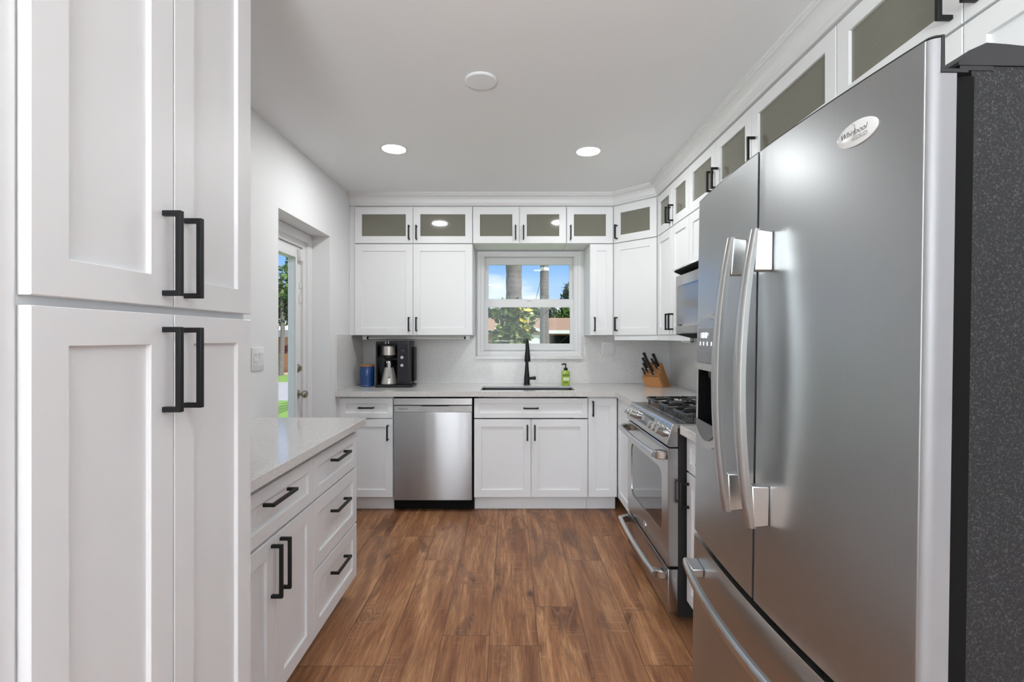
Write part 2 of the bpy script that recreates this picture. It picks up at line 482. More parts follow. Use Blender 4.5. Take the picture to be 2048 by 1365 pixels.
class MB:
    def __init__(s):
        s.bm = bmesh.new()
        s.mi = 0

    def _faces(s, fs):
        for f in fs: f.material_index = s.mi
        return fs

    def mat(s, i): s.mi = i; return s

    def box(s, x0, x1, y0, y1, z0, z1, bev=0.0, seg=1):
        x0, x1 = min(x0, x1), max(x0, x1); y0, y1 = min(y0, y1), max(y0, y1); z0, z1 = min(z0, z1), max(z0, z1)
        v = [s.bm.verts.new(p) for p in ((x0, y0, z0), (x1, y0, z0), (x1, y1, z0), (x0, y1, z0),
                                         (x0, y0, z1), (x1, y0, z1), (x1, y1, z1), (x0, y1, z1))]
        fs = [s.bm.faces.new([v[i] for i in q]) for q in ((0, 3, 2, 1), (4, 5, 6, 7), (0, 1, 5, 4), (1, 2, 6, 5), (2, 3, 7, 6), (3, 0, 4, 7))]
        s._faces(fs)
        if bev > 0:
            es = list({e for f in fs for e in f.edges})
            r = bmesh.ops.bevel(s.bm, geom=es, offset=bev, segments=seg, affect='EDGES', profile=0.5)
            s._faces(r['faces'])
        return v

    def loft(s, rings, cap0=True, cap1=True, close=True):
        R = [[s.bm.verts.new(p) for p in ring] for ring in rings]
        n = len(R[0])
        for a, b in zip(R[:-1], R[1:]):
            for i in range(n if close else n - 1):
                j = (i + 1) % n
                f = s.bm.faces.new((a[i], a[j], b[j], b[i])); f.material_index = s.mi
        if cap0: s._faces([s.bm.faces.new(list(reversed(R[0])))])
        if cap1: s._faces([s.bm.faces.new(R[-1])])
        return R

    def prism(s, poly, axis, a, b):
        """poly: 2-D points; axis x: (y,z), y: (x,z), z: (x,y)"""
        def P(p, t):
            return {'x': (t, p[0], p[1]), 'y': (p[0], t, p[1]), 'z': (p[0], p[1], t)}[axis]
        return s.loft([[P(p, a) for p in poly], [P(p, b) for p in poly]])

    def cyl(s, p0, p1, r0, r1=None, seg=20, caps=True):
        r1 = r0 if r1 is None else r1
        p0 = Vector(p0); p1 = Vector(p1); d = (p1 - p0).normalized()
        u = d.orthogonal().normalized(); w = d.cross(u)
        rings = [[p + (u * math.cos(2 * PI * i / seg) + w * math.sin(2 * PI * i / seg)) * r for i in range(seg)] for p, r in ((p0, r0), (p1, r1))]
        return s.loft(rings, caps, caps)

    def lathe(s, prof, c=(0, 0, 0), seg=28, axis='z', caps=True):
        """prof: list of (radius, height)"""
        def P(r, h, a):
            ca, sa = math.cos(a) * r, math.sin(a) * r
            return {'z': (c[0] + ca, c[1] + sa, c[2] + h), 'y': (c[0] + ca, c[1] + h, c[2] + sa), 'x': (c[0] + h, c[1] + ca, c[2] + sa)}[axis]
        rings = [[P(max(r, 1e-4), h, 2 * PI * i / seg) for i in range(seg)] for r, h in prof]
        return s.loft(rings, caps, caps)

    def tube(s, pts, r, seg=12, caps=True):
        pts = [Vector(p) for p in pts]
        rs = r if isinstance(r, (list, tuple)) else [r] * len(pts)
        rings = []; u = None
        for i, p in enumerate(pts):
            d = (pts[min(i + 1, len(pts) - 1)] - pts[max(i - 1, 0)]).normalized()
            if u is None: u = d.orthogonal().normalized()
            u = (u - d * u.dot(d)).normalized(); w = d.cross(u)
            rings.append([p + (u * math.cos(2 * PI * k / seg) + w * math.sin(2 * PI * k / seg)) * rs[i] for k in range(seg)])
        return s.loft(rings, caps, caps)

    def xform(s, mtx):
        bmesh.ops.transform(s.bm, matrix=mtx, verts=s.bm.verts); return s

    def build(s, name, mats, parent=None, smooth=True, world=True, angle=0.6, bevel=None):
        me = bpy.data.meshes.new(name)
        bmesh.ops.recalc_face_normals(s.bm, faces=s.bm.faces)
        if parent is not None and world:
            bmesh.ops.transform(s.bm, matrix=wmat(parent).inverted(), verts=s.bm.verts)
        s.bm.to_mesh(me); s.bm.free()
        if not isinstance(mats, (list, tuple)): mats = [mats]
        for m in mats: me.materials.append(m)
        if smooth:
            for p in me.polygons: p.use_smooth = True
            me.set_sharp_from_angle(angle=angle)
        o = bpy.data.objects.new(name, me); COL.objects.link(o)
        if parent is not None: o.parent = parent
        if bevel:
            md = o.modifiers.new('edge', 'BEVEL'); md.width = bevel; md.segments = 2; md.limit_method = 'ANGLE'
        return o


def rounded(w, h, r, n=4, cx=0.0, cy=0.0):
    pts = []
    for k, (sx, sy) in enumerate(((1, 1), (-1, 1), (-1, -1), (1, -1))):
        for i in range(n + 1):
            a = PI / 2 * (k + i / n)
            pts.append((cx + sx * (w / 2 - r) + math.cos(a) * r, cy + sy * (h / 2 - r) + math.sin(a) * r))
    return pts


def text_part(body, size, mat, parent, mtx, name='lettering', extrude=0.0002, align='CENTER', sx=1.0, shear=0.0):
    cu = bpy.data.curves.new(name, 'FONT'); cu.body = body; cu.size = size; cu.extrude = extrude
    cu.align_x = align; cu.align_y = 'CENTER'; cu.shear = shear
    t = bpy.data.objects.new(name, cu); COL.objects.link(t)
    bpy.context.view_layer.update()
    me = bpy.data.meshes.new_from_object(t.evaluated_get(bpy.context.evaluated_depsgraph_get()))
    bpy.data.objects.remove(t)
    me.transform(wmat(parent).inverted() @ mtx @ Matrix.Scale(sx, 4, (1, 0, 0)))
    me.materials.clear(); me.materials.append(mat)
    o = bpy.data.objects.new(name, me); COL.objects.link(o); o.parent = parent
    return o


def facing(loc, face='-y'):
    """matrix for text lying on a face that looks along the given direction"""
    R = {'-y': Matrix.Rotation(PI / 2, 4, 'X'),
         '-x': Matrix.Rotation(-PI / 2, 4, 'Z') @ Matrix.Rotation(PI / 2, 4, 'X'),
         '+x': Matrix.Rotation(PI / 2, 4, 'Z') @ Matrix.Rotation(PI / 2, 4, 'X')}[face]
    return Matrix.Translation(loc) @ R


# ------------------------------------------------------------------ the room
def structure(name, mb, mat, **kw):
    o = mb.build(name, mat, **kw); o['kind'] = 'structure'; return o


b = MB(); b.box(-3.6, 3.0, -4.6, 0.40, -0.05, 0.0); b.box(LW - 0.24, RW + 0.16, 0.40, BW + 0.16, -0.05, 0.0)
structure('floor', b, M['floor'])
b = MB(); b.box(-3.6, 3.0, -4.6, 0.40, CZ, CZ + 0.12); b.box(LW - 0.24, RW + 0.16, 0.40, BW + 0.16, CZ, CZ + 0.12)
structure('ceiling', b, M['ceil'])
# back wall with the window opening
WX0, WX1, WZ0, WZ1 = -0.247, 0.557, 1.205, 2.040
b = MB()
for q in ((LW - 0.2, WX0, 0, CZ), (WX1, RW + 0.16, 0, CZ), (WX0, WX1, 0, WZ0), (WX0, WX1, WZ1, CZ)):
    b.box(q[0], q[1], BW, BW + 0.16, q[2], q[3])
structure('wall_back', b, M['wall'])
# left wall with the deep door recess
DY0, DY1, DZ = 2.70, 3.468, 2.051
b = MB()
LO = LW - 0.24
b.box(LO, LW, 0.40, DY0, 0, CZ); b.box(LO, LW, DY1, BW, 0, CZ); b.box(LO, LW, DY0, DY1, DZ, CZ)
b.box(-3.6, LW, 0.25, 0.40, 0, CZ)
structure('wall_left', b, M['wall'])
b = MB(); b.box(RW, RW + 0.16, 0.10, BW, 0, CZ); b.box(RW, 3.0, -0.05, 0.10, 0, CZ)
structure('wall_right', b, M['wall'])
b = MB()
b.box(-3.6, 3.0, -4.6, -4.45, 0, 0.4); b.box(-3.6, 3.0, -4.6, -4.45, 2.3, CZ)
b.box(-3.6, -2.95, -4.6, -4.45, 0.4, 2.3); b.box(1.15, 3.0, -4.6, -4.45, 0.4, 2.3)
b.box(-3.6, -3.45, -4.45, 0.25, 0, 0.4); b.box(-3.6, -3.45, -4.45, 0.25, 2.3, CZ)
b.box(-3.6, -3.45, -4.45, -3.6, 0.4, 2.3); b.box(-3.6, -3.45, -0.8, 0.25, 0.4, 2.3)
b.box(2.85, 3.0, -4.45, -0.05, 0, 0.4); b.box(2.85, 3.0, -4.45, -0.05, 2.3, CZ)
b.box(2.85, 3.0, -4.45, -3.6, 0.4, 2.3); b.box(2.85, 3.0, -0.8, -0.05, 0.4, 2.3)
structure('wall_rear', b, mat_paint('living_wall_grey', (0.50, 0.50, 0.51), 0.6))


def sweep(path, prof, name, mat, **kw):
    """path: plan polyline; profile: (outward offset, z). outward = left-hand normal turned towards the room"""
    b = MB(); rings = []
    P = [Vector(p) for p in path]
    for i, p in enumerate(P):
        ns = []
        if i > 0: d = (P[i] - P[i - 1]).normalized(); ns.append(Vector((d.y, -d.x)))
        if i < len(P) - 1: d = (P[i + 1] - P[i]).normalized(); ns.append(Vector((d.y, -d.x)))
        nrm = sum(ns, Vector((0, 0))); nrm /= nrm.dot(ns[0])
        rings.append([(p.x + nrm.x * o, p.y + nrm.y * o, z) for o, z in prof])
    b.loft(rings)
    return b.build(name, mat, **kw)


UF = 3.87     # front of the doors on the back wall uppers
RF = 1.098    # front of the doors on the right wall uppers
A = (0.826, UF); Bp = (RF, 3.60)
crown = [(-0.020, 2.384), (0.004, 2.384), (0.008, 2.387), (0.008, 2.395), (0.012, 2.400), (0.015, 2.402), (0.016, 2.408)]
for i in range(9):
    t = i / 8 * PI / 2
    crown.append((0.016 + 0.034 * (1 - math.cos(t)), 2.410 + 0.044 * math.sin(t)))
crown += [(0.054, 2.455), (0.054, 2.464), (0.060, 2.466), (0.060, CZ), (-0.020, CZ)]
o = sweep([(LW, UF), A, Bp, (RF, 0.12)], crown, 'trim_1', M['trim'], angle=0.35)
tag(o, kind='structure')

# ------------------------------------------------------------------ window
w = thing('window_1', None, None, ((WX0 + WX1) / 2, BW, WZ0), kind='structure')


def frame_xz(b, x0, x1, z0, z1, tw, y0, y1, bot=None, top=None, bev=0.0015):
    bot = tw if bot is None else bot; top = tw if top is None else top
    loops = []
    def rect(a, c, d, e, y): return [(a, y, d), (c, y, d), (c, y, e), (a, y, e)]
    loops.append(rect(x0 + tw, x1 - tw, z0 + bot, z1 - top, y1))
    loops.append(rect(x0 + tw, x1 - tw, z0 + bot, z1 - top, y0 + bev))
    loops.append(rect(x0 + tw - bev, x1 - tw + bev, z0 + bot - bev, z1 - top + bev, y0))
    loops.append(rect(x0 + bev, x1 - bev, z0 + bev, z1 - bev, y0))
    loops.append(rect(x0, x1, z0, z1, y0 + bev))
    loops.append(rect(x0, x1, z0, z1, y1))
    loops.append(loops[0])
    b.loft(loops, False, False)


b = MB(); frame_xz(b, -0.300, 0.612, 1.155, 2.072, 0.030, BW - 0.030, BW - 0.001)
b.build('outer_casing', M['trim'], w)
b = MB(); frame_xz(b, -0.270, 0.582, 1.170, 2.055, 0.026, BW - 0.022, BW - 0.001)
b.build('inner_casing', M['trim'], w)
b = MB(); frame_xz(b, WX0, WX1, WZ0, WZ1, 0.012, BW - 0.012, BW + 0.15)
b.build('jamb', M['vinyl'], w)
b = MB(); frame_xz(b, WX0 + 0.012, WX1 - 0.012, 1.615, WZ1 - 0.012, 0.030, BW + 0.045, BW + 0.075, bot=0.045, top=0.062)
us = b.build('upper_sash', M['vinyl'], w)
b = MB(); b.box(WX0 + 0.03, WX1 - 0.03, BW + 0.058, BW + 0.062, 1.63, 1.98)
b.build('pane', M['pane'], us)
b = MB(); frame_xz(b, WX0 + 0.008, WX1 - 0.008, WZ0 + 0.010, 1.652, 0.032, BW + 0.006, BW + 0.036, bot=0.048, top=0.068)
ls = b.build('lower_sash', M['vinyl'], w)
b = MB(); b.box(WX0 + 0.03, WX1 - 0.03, BW + 0.020, BW + 0.024, 1.25, 1.60)
b.build('pane', M['pane'], ls)
b = MB(); b.box(0.135, 0.175, BW - 0.002, BW + 0.012, 1.640, 1.652, 0.002)
b.build('sash_lock', M['vinyl'], w)
b = MB(); b.box(-0.315, 0.628, BW - 0.040, BW - 0.001, 1.128, 1.155, 0.002)
o = b.build('trim_2', M['splash']); o['kind'] = 'structure'

# ------------------------------------------------------------------ exterior door in the left recess
DX = -1.475
d = thing('door_1', None, None, (DX, (DY0 + DY1) / 2, 0.0), kind='structure')
b = MB()
prof_w = 0.118
b.box(DX - 0.05, DX + 0.016, DY1 - prof_w, DY1 - 0.002, 0, DZ - 0.002, 0.002)
b.box(DX + 0.010, DX + 0.030, DY1 - 0.075, DY1 - 0.001, 0, DZ - 0.002, 0.002)
b.box(DX - 0.05, DX + 0.016, DY0 + 0.002, DY0 + 0.05, 0, DZ - 0.002, 0.002)
b.box(DX - 0.05, DX + 0.016, DY0 + 0.05, DY1 - prof_w, 1.945, DZ - 0.002, 0.002)
b.box(DX + 0.010, DX + 0.030, DY0 + 0.002, DY1 - 0.075, 1.985, DZ - 0.002, 0.002)
b.build('door_frame', M['trim'], d)
b = MB()
S0, S1 = DY0 + 0.052, DY1 - prof_w - 0.003
gl0, gl1, gz0, gz1 = S0 + 0.10, 3.250, 0.25, 1.860
for q in ((S0, gl0, 0.01, 1.942), (gl1, S1, 0.01, 1.942), (gl0, gl1, 0.01, gz0), (gl0, gl1, gz1, 1.942)):
    b.box(DX - 0.045, DX, q[0], q[1], q[2], q[3])
slab = b.build('door_slab', M['trim'], d)
b = MB()
for q in ((gl0, gl0 + 0.03, gz0, gz1), (gl1, gl1 + 0.018, gz0 - 0.03, gz1 + 0.03), (gl0, gl1, gz0 - 0.03, gz0), (gl0, gl1, gz1, gz1 + 0.03)):
    b.box(DX, DX + 0.012, q[0], q[1], q[2], q[3], 0.003)
b.build('glass_moulding', M['trim'], slab)
b = MB(); b.box(DX - 0.025, DX - 0.021, gl0 - 0.005, gl1 + 0.005, gz0 - 0.005, gz1 + 0.005)
b.build('pane', M['pane'], slab)
KY = 3.293
b = MB(); b.lathe([(0.030, 0), (0.030, 0.006), (0.026, 0.010), (0.010, 0.012), (0.010, 0.030), (0.020, 0.036), (0.026, 0.046), (0.026, 0.058), (0.020, 0.066), (0.0, 0.068)], (DX, KY, 0.926), axis='x')
b.build('door_knob', M['brass'], d)
b = MB(); b.lathe([(0.030, 0), (0.030, 0.006), (0.024, 0.014), (0.016, 0.016), (0.0, 0.016)], (DX, KY, 1.104), axis='x')
b.box(DX + 0.014, DX + 0.030, KY - 0.004, KY + 0.004, 1.088, 1.120, 0.002)
b.build('deadbolt', M['brass'], d)
b = MB(); b.box(DX, DX + 0.006, 3.318, 3.344, 1.66, 1.70, 0.001); b.box(DX, DX + 0.008, 3.318, 3.340, 1.56, 1.62, 0.001)
b.build('latch_plate', M['vinyl'], d)
b = MB(); b.box(DX + 0.001, DX + 0.028, 3.288, 3.334, 1.845, 1.925, 0.004, 2)
tag(b.build('door_sensor', M['plate']), 'small white alarm sensor at the top corner of the glazed back door', 'sensor')


# ------------------------------------------------------------------ cabinetry
def bar_handle(parent, x, z0, z1, yf, vertical=True, L=None, out=0.038, t=0.011, name='handle', x1=None):
    """C-shaped square bar pull; vertical: spans z0..z1 at x. horizontal: spans x..x1 at height z0"""
    b = MB()
    a, c = (z0, z1) if vertical else (x, x1)
    poly = [(yf, a), (yf - out, a), (yf - out, c), (yf, c), (yf, c - t), (yf - out + t, c - t), (yf - out + t, a + t), (yf, a + t)]
    if vertical:
        b.prism(poly, 'x', x - t / 2, x + t / 2)
    else:
        b.loft([[(p[1], p[0], z0 - t / 2) for p in poly], [(p[1], p[0], z0 + t / 2) for p in poly]])
    return b.build(name, M['black'], parent, world=False, bevel=0.0012)


def shaker(parent, name, x0, x1, z0, z1, fw=0.057, th=0.020, rec=0.009, glass=False):
    g = 0.0016
    x0 += g; x1 -= g; z0 += g; z1 -= g
    def R(i, y): return [(x0 + i, y, z0 + i), (x1 - i, y, z0 + i), (x1 - i, y, z1 - i), (x0 + i, y, z1 - i)]
    b = MB()
    if not glass:
        b.loft([R(0, th), R(0, 0.0015), R(0.0015, 0), R(fw - 0.001, 0), R(fw, 0.001), R(fw + 0.0015, rec)])
        return b.build(name, M['white'], parent, world=False)
    b.loft([R(fw, th), R(0, th), R(0, 0.0015), R(0.0015, 0), R(fw - 0.001, 0), R(fw, 0.001), R(fw, th)], False, False)
    o = b.build(name, M['white'], parent, world=False)
    b = MB(); b.box(x0 + fw - 0.004, x1 - fw + 0.004, 0.010, 0.014, z0 + fw - 0.004, z1 - fw + 0.004)
    b.build('glass_pane', M['cab_glass'], o, world=False)
    return o


def cabinet(name, label, origin, rz, w, depth, z0, z1, fronts, group=None, toe=False, cat='cabinet', poly=None, side=None):
    r = thing(name, label, cat, (origin[0], origin[1], 0.0 if toe else z0), rz, group)
    zb = 0.0 if toe else z0
    b = MB()
    cz0 = (0.108 if toe else z0) - zb
    if poly:
        b.prism(poly, 'z', cz0, z1 - zb)
    else:
        b.box(0.0005, w - 0.0005, 0.0215, depth, cz0, z1 - zb)
    b.build('carcass', M['white'], r, world=False)
    if toe:
        b = MB(); b.box(0.0, w, 0.075, 0.092, 0.001, 0.108); b.build('toe_kick', M['white'], r, world=False)
    for f in fronts:
        kind, x0, x1, a, c = f[:5]
        opt = f[5] if len(f) > 5 else {}
        dr = shaker(r, kind, x0, x1, a - zb, c - zb, glass=opt.get('glass', False), fw=opt.get('fw', 0.057))
        h = opt.get('h')
        if h:
            if h[0] == 'v': bar_handle(dr, h[1], h[2] - zb, h[3] - zb, 0.0)
            else: bar_handle(dr, h[1], h[2] - zb, None, 0.0, False, x1=h[3])
    return r


GZ0, GZ1 = 2.080, 2.374
UZ0, UZ1 = 1.335, 2.076
UD = BW - UF - 0.001
HG = 'glass-front wall cabinets under the crown moulding'
# ---- back wall uppers
xs = (-1.271, -0.7975, -0.316)
gh = (2.108, 2.222)
uh = (1.368, 1.482)


def gl(x0, x1, hx): return ('door', x0, x1, GZ0, GZ1, {'glass': True, 'h': ('v', hx, gh[0], gh[1])})


ox = xs[0]
cabinet('wall_cabinet', 'double glass-door cabinet directly above the tall white cabinet over the coffee maker', (ox, UF), 0, xs[2] - ox, UD, GZ0, 2.40,
        [gl(0, xs[1] - ox, xs[1] - ox - 0.030), gl(xs[1] - ox, xs[2] - ox, xs[1] - ox + 0.030)], HG)
cabinet('wall_cabinet', 'large white double-door wall cabinet hanging over the coffee maker and blue canister', (ox, UF), 0, xs[2] - ox, UD, UZ0, UZ1,
        [('door', 0, xs[1] - ox, UZ0, UZ1, {'h': ('v', xs[1] - ox - 0.030, *uh)}), ('door', xs[1] - ox, xs[2] - ox, UZ0, UZ1, {'h': ('v', xs[1] - ox + 0.030, *uh)})])
b = MB(); b.box(LW + 0.001, xs[0] - 0.001, UF + 0.021, UF + 0.040, UZ0, 2.385)
tag(b.build('filler_strip', M['white']), 'narrow white filler strip between left wall and wall cabinets over the coffee maker', 'cabinet trim')
ox = -0.314
cabinet('wall_cabinet', 'double glass-door cabinet bridging right above the sink window', (ox, UF), 0, 0.445 - ox, UD, GZ0, 2.40,
        [gl(0, 0.065 - ox, 0.065 - ox - 0.032), gl(0.065 - ox, 0.445 - ox, 0.065 - ox + 0.032)], HG)
cabinet('wall_cabinet', 'single glass-door cabinet at the right end of the back wall, left of the angled corner', (0.447, UF), 0, 0.824 - 0.447, UD, GZ0, 2.40,
        [gl(0, 0.824 - 0.447, 0.030)], HG)
cabinet('wall_cabinet', 'narrow white single-door wall cabinet just right of the sink window', (0.636, UF), 0, 0.824 - 0.636, UD, UZ0, UZ1,
        [('door', 0, 0.824 - 0.636, UZ0, UZ1, {'fw': 0.055, 'h': ('v', 0.034, *uh)})])
# ---- diagonal corner
dv = Vector((Bp[0] - A[0], Bp[1] - A[1])); dl = dv.length; ang = math.atan2(dv.y, dv.x)


def tolocal(p):
    q = Vector((p[0] - A[0], p[1] - A[1])); c, s_ = math.cos(-ang), math.sin(-ang)
    return (q.x * c - q.y * s_, q.x * s_ + q.y * c)


cp = [tolocal(p) for p in ((A[0] + 0.003, A[1] + 0.022), (Bp[0] + 0.022, Bp[1] + 0.002), (RW - 0.001, Bp[1] + 0.002), (RW - 0.001, BW - 0.001), (A[0] + 0.003, BW - 0.001))]
cabinet('corner_cabinet', 'angled glass-door corner cabinet at the top between the back wall and right wall', A, ang, dl, 0.3, GZ0, 2.40,
        [('door', 0.004, dl - 0.004, GZ0, GZ1, {'glass': True, 'h': ('v', 0.034, *gh)})], HG, poly=cp)
cabinet('corner_cabinet', 'angled white solid-door corner cabinet above the knife block', A, ang, dl, 0.3, UZ0, UZ1,
        [('door', 0.004, dl - 0.004, UZ0, UZ1, {'h': ('v', 0.034, *uh)})], poly=cp)
# ---- right wall uppers (local x runs towards the camera)
R90 = -PI / 2
RD = RW - RF - 0.001


def rcab(ya, yb, *a, **k):
    return (RF, ya), R90, ya - yb, RD


ya, ym, yb = 3.597, 3.277, 2.960
cabinet('wall_cabinet', 'double glass-door cabinet on right wall, nearest to the angled corner', (RF, ya), R90, ya - yb, RD, GZ0, 2.40,
        [gl(0, ya - ym, ya - ym - 0.030), gl(ya - ym, ya - yb, ya - ym + 0.030)], HG)
cabinet('wall_cabinet', 'white double-door wall cabinet between the angled corner and microwave', (RF, ya), R90, ya - yb, RD, UZ0, UZ1,
        [('door', 0, ya - ym, UZ0, UZ1, {'h': ('v', ya - ym - 0.030, *uh)}), ('door', ya - ym, ya - yb, UZ0, UZ1, {'h': ('v', ya - ym + 0.030, *uh)})])
ya, ym, yb = 2.958, 2.573, 2.191
cabinet('wall_cabinet', 'double glass-door cabinet on right wall two tiers above the microwave', (RF, ya), R90, ya - yb, RD, GZ0, 2.40,
        [gl(0, ya - ym, ya - ym - 0.030), gl(ya - ym, ya - yb, ya - ym + 0.030)], HG)
cabinet('wall_cabinet', 'short white double-door cabinet sitting directly on the microwave', (RF, ya), R90, ya - yb, RD, 1.745, UZ1,
        [('door', 0, ya - ym, 1.745, UZ1, {}), ('door', ya - ym, ya - yb, 1.745, UZ1, {})])
ya, yb = 2.189, 1.617
cabinet('wall_cabinet', 'wide single glass-door cabinet behind the far top corner of the refrigerator', (RF, ya), R90, ya - yb, RD, GZ0, 2.40,
        [gl(0, ya - yb, 0.034)], HG)
cabinet('wall_cabinet', 'white wall cabinet mostly hidden behind the refrigerator, right of the microwave', (RF, ya), R90, ya - 1.66, RD, UZ0, UZ1,
        [('door', 0, ya - 1.66, UZ0, UZ1, {'h': ('v', 0.034, *uh)})])
ya, ym, yb = 1.615, 1.163, 0.70
cabinet('wall_cabinet', 'glass-door cabinet nearest the camera at the top right above the refrigerator', (RF, ya), R90, ya - yb, RD, GZ0, 2.40,
        [gl(0, ya - ym, ya - ym - 0.030), gl(ya - ym, ya - yb, ya - ym + 0.036)], HG)
cabinet('wall_cabinet', 'short white solid-door cabinet directly over the refrigerator', (RF, ya), R90, ya - yb, RD, 1.815, UZ1,
        [('door', 0, ya - ym, 1.815, UZ1, {}), ('door', ya - ym, ya - yb, 1.815, UZ1, {})])

# ---- light rail under the corner uppers
vp = [(0.0, 1.296), (0.0, 1.334), (-0.018, 1.334), (-0.018, 1.296)]
o = sweep([(0.836, UF + 0.012), (Bp[0] + 0.002, Bp[1] + 0.010), (RF + 0.010, 2.965)], vp, 'light_rail', M['white'])
tag(o, 'white light rail strip running under the angled corner cabinet toward the microwave', 'cabinet trim')

# ---- base cabinets along the back wall
BF = 3.60
BT = 0.874
DR0 = 0.708   # drawer bottom
bd = BW - BF - 0.001
ox = -1.292
cabinet('base_cabinet', 'narrow white base cabinet with one drawer and door left of the dishwasher', (ox, BF), 0, -0.893 - ox, bd, 0, BT,
        [('drawer', 0, -0.893 - ox, DR0, 0.860, {'fw': 0.040, 'h': ('h', 0.145, 0.790, 0.260)}),
         ('door', 0, -0.893 - ox, 0.112, DR0 - 0.006, {'h': ('v', -0.893 - ox - 0.036, 0.545, 0.660)})], toe=True)
b = MB(); b.box(LW + 0.001, ox - 0.001, BF + 0.010, BF + 0.030, 0.0, BT)
tag(b.build('filler_strip', M['white']), 'narrow white filler strip beside left wall at the end of the base cabinets', 'cabinet trim')
ox = -0.283; xm = (1062 - 1023) / 265.5; xe = 0.575
cabinet('base_cabinet', 'wide white sink cabinet with a false drawer front over two doors', (ox, BF), 0, xe - ox, bd, 0, 0.665,
        [('drawer', 0, xe - ox, DR0, 0.860, {'fw': 0.040, 'h': ('h', 0.372, 0.786, 0.486)}),
         ('door', 0, xm - ox, 0.112, DR0 - 0.006, {'h': ('v', xm - ox - 0.028, 0.545, 0.660)}),
         ('door', xm - ox, xe - ox, 0.112, DR0 - 0.006, {'h': ('v', xm - ox + 0.028, 0.545, 0.660)})], toe=True)
ox = 0.577
cabinet('base_cabinet', 'narrow white full-height-door base cabinet in the right corner', (ox, BF), 0, 0.796 - ox, bd, 0, BT,
        [('door', 0, 0.796 - ox, 0.112, 0.860, {'h': ('v', 0.034, 0.725, 0.840)})], toe=True)
# ---- base cabinets on the right wall
RBF = 0.80
cabinet('base_cabinet', 'white base cabinet panel tucked between the inner corner and range', (RBF, BF - 0.002), R90, BF - 0.002 - 2.962, RW - RBF - 0.001, 0, BT,
        [('door', 0.0, BF - 0.002 - 2.962, 0.112, 0.860, {})], toe=True)
ya, yb = 2.184, 1.675
cabinet('base_cabinet', 'white base cabinet with drawer wedged between range and refrigerator', (RBF, ya), R90, ya - yb, RW - RBF - 0.001, 0, BT,
        [('drawer', 0, ya - yb, DR0, 0.860, {'fw': 0.040, 'h': ('h', 0.20, 0.786, 0.315)}),
         ('door', 0, ya - yb, 0.112, DR0 - 0.006, {'h': ('v', 0.030, 0.545, 0.660)})], toe=True)

# ---- left side: low cabinet run with counter, tall pantry
L90 = PI / 2
IF = -0.79
iz = 0.866
y0, ym, y1 = 1.299, 1.603, 1.906
cabinet('base_cabinet', 'white base cabinet with one drawer and two doors beside the tall pantry', (IF, y0), L90, y1 - y0, IF - LW - 0.001, 0, iz,
        [('drawer', 0, y1 - y0, 0.662, 0.836, {'fw': 0.045, 'h': ('h', 0.217, 0.782, 0.390)}),
         ('door', 0, ym - y0, 0.104, 0.655, {'h': ('v', ym - y0 - 0.030, 0.458, 0.634)}),
         ('door', ym - y0, y1 - y0, 0.104, 0.655, {'h': ('v', ym - y0 + 0.030, 0.458, 0.634)})], toe=True)
y0, y1 = 1.908, 2.440
hx = (0.176, 0.349)
cabinet('base_cabinet', 'white base cabinet with three stacked drawers at the far end of the left counter', (IF, y0), L90, y1 - y0, IF - LW - 0.001, 0, iz,
        [('drawer', 0, y1 - y0, 0.662, 0.836, {'fw': 0.045, 'h': ('h', hx[0], 0.780, hx[1])}),
         ('drawer', 0, y1 - y0, 0.377, 0.656, {'h': ('h', hx[0], 0.558, hx[1])}),
         ('drawer', 0, y1 - y0, 0.104, 0.371, {'h': ('h', hx[0], 0.286, hx[1])})], toe=True)
PF = -0.706
pd = PF - LW - 0.001
y0, ym, y1 = 0.700, 1.0, 1.297
pz0, pz1 = 1.164, 1.337
cabinet('pantry_cabinet', 'tall white pantry cabinet with four doors and long black handles, in the left foreground', (PF, y0), L90, y1 - y0, pd, 0, 2.42,
        [('door', 0, ym - y0, 0.104, 1.365, {'fw': 0.062, 'h': ('v', ym - y0 - 0.030, pz0, pz1)}),
         ('door', ym - y0, y1 - y0, 0.104, 1.365, {'fw': 0.062, 'h': ('v', ym - y0 + 0.034, pz0, pz1)}),
         ('door', 0, ym - y0, 1.377, 2.40, {'fw': 0.062, 'h': ('v', ym - y0 - 0.030, 1.400, 1.573)}),
         ('door', ym - y0, y1 - y0, 1.377, 2.40, {'fw': 0.062, 'h': ('v', ym - y0 + 0.034, 1.400, 1.573)})], toe=True)
b = MB(); b.box(LW + 0.001, PF - 0.020, 0.6935, 0.6985, 0.0, CZ - 0.001)
b.box(LW + 0.001, PF - 0.0165, 0.45, 0.6935, 0.0, CZ - 0.001, 0.001)
tag(b.build('end_panel', M['white']), 'white end panel at the left edge of the photo beside the tall pantry', 'cabinet trim')

# ------------------------------------------------------------------ counters
b = MB()
SX0, SX1, SY0, SY1 = -0.235, 0.487, 3.655, 3.955
c0, c1 = CT - 0.040, CT
for q in ((LW + 0.001, SX0, 3.57, BW - 0.001), (SX1, RW - 0.001, 3.57, BW - 0.001), (SX0, SX1, 3.57, SY0), (0.77, RW - 0.001, 2.962, 3.57)):
    b.box(q[0], q[1], q[2], q[3], c0, c1)
b.box(SX0, SX1, SY1, BW - 0.001, c1 - 0.013, c1)
bmesh.ops.remove_doubles(b.bm, verts=b.bm.verts, dist=1e-5)
ctop = b.build('countertop', M['quartz'])
tag(ctop, 'speckled grey-white quartz worktop along the back wall holding the sink', 'countertop')
b = MB(); b.box(0.77, RW - 0.001, 1.672, 2.186, c0, c1, 0.0015)
tag(b.build('countertop', M['quartz']), 'short quartz worktop between the range and refrigerator', 'countertop')
b = MB(); b.box(LW + 0.001, -0.750, 1.299, 2.468, iz + 0.001, 0.903, 0.002)
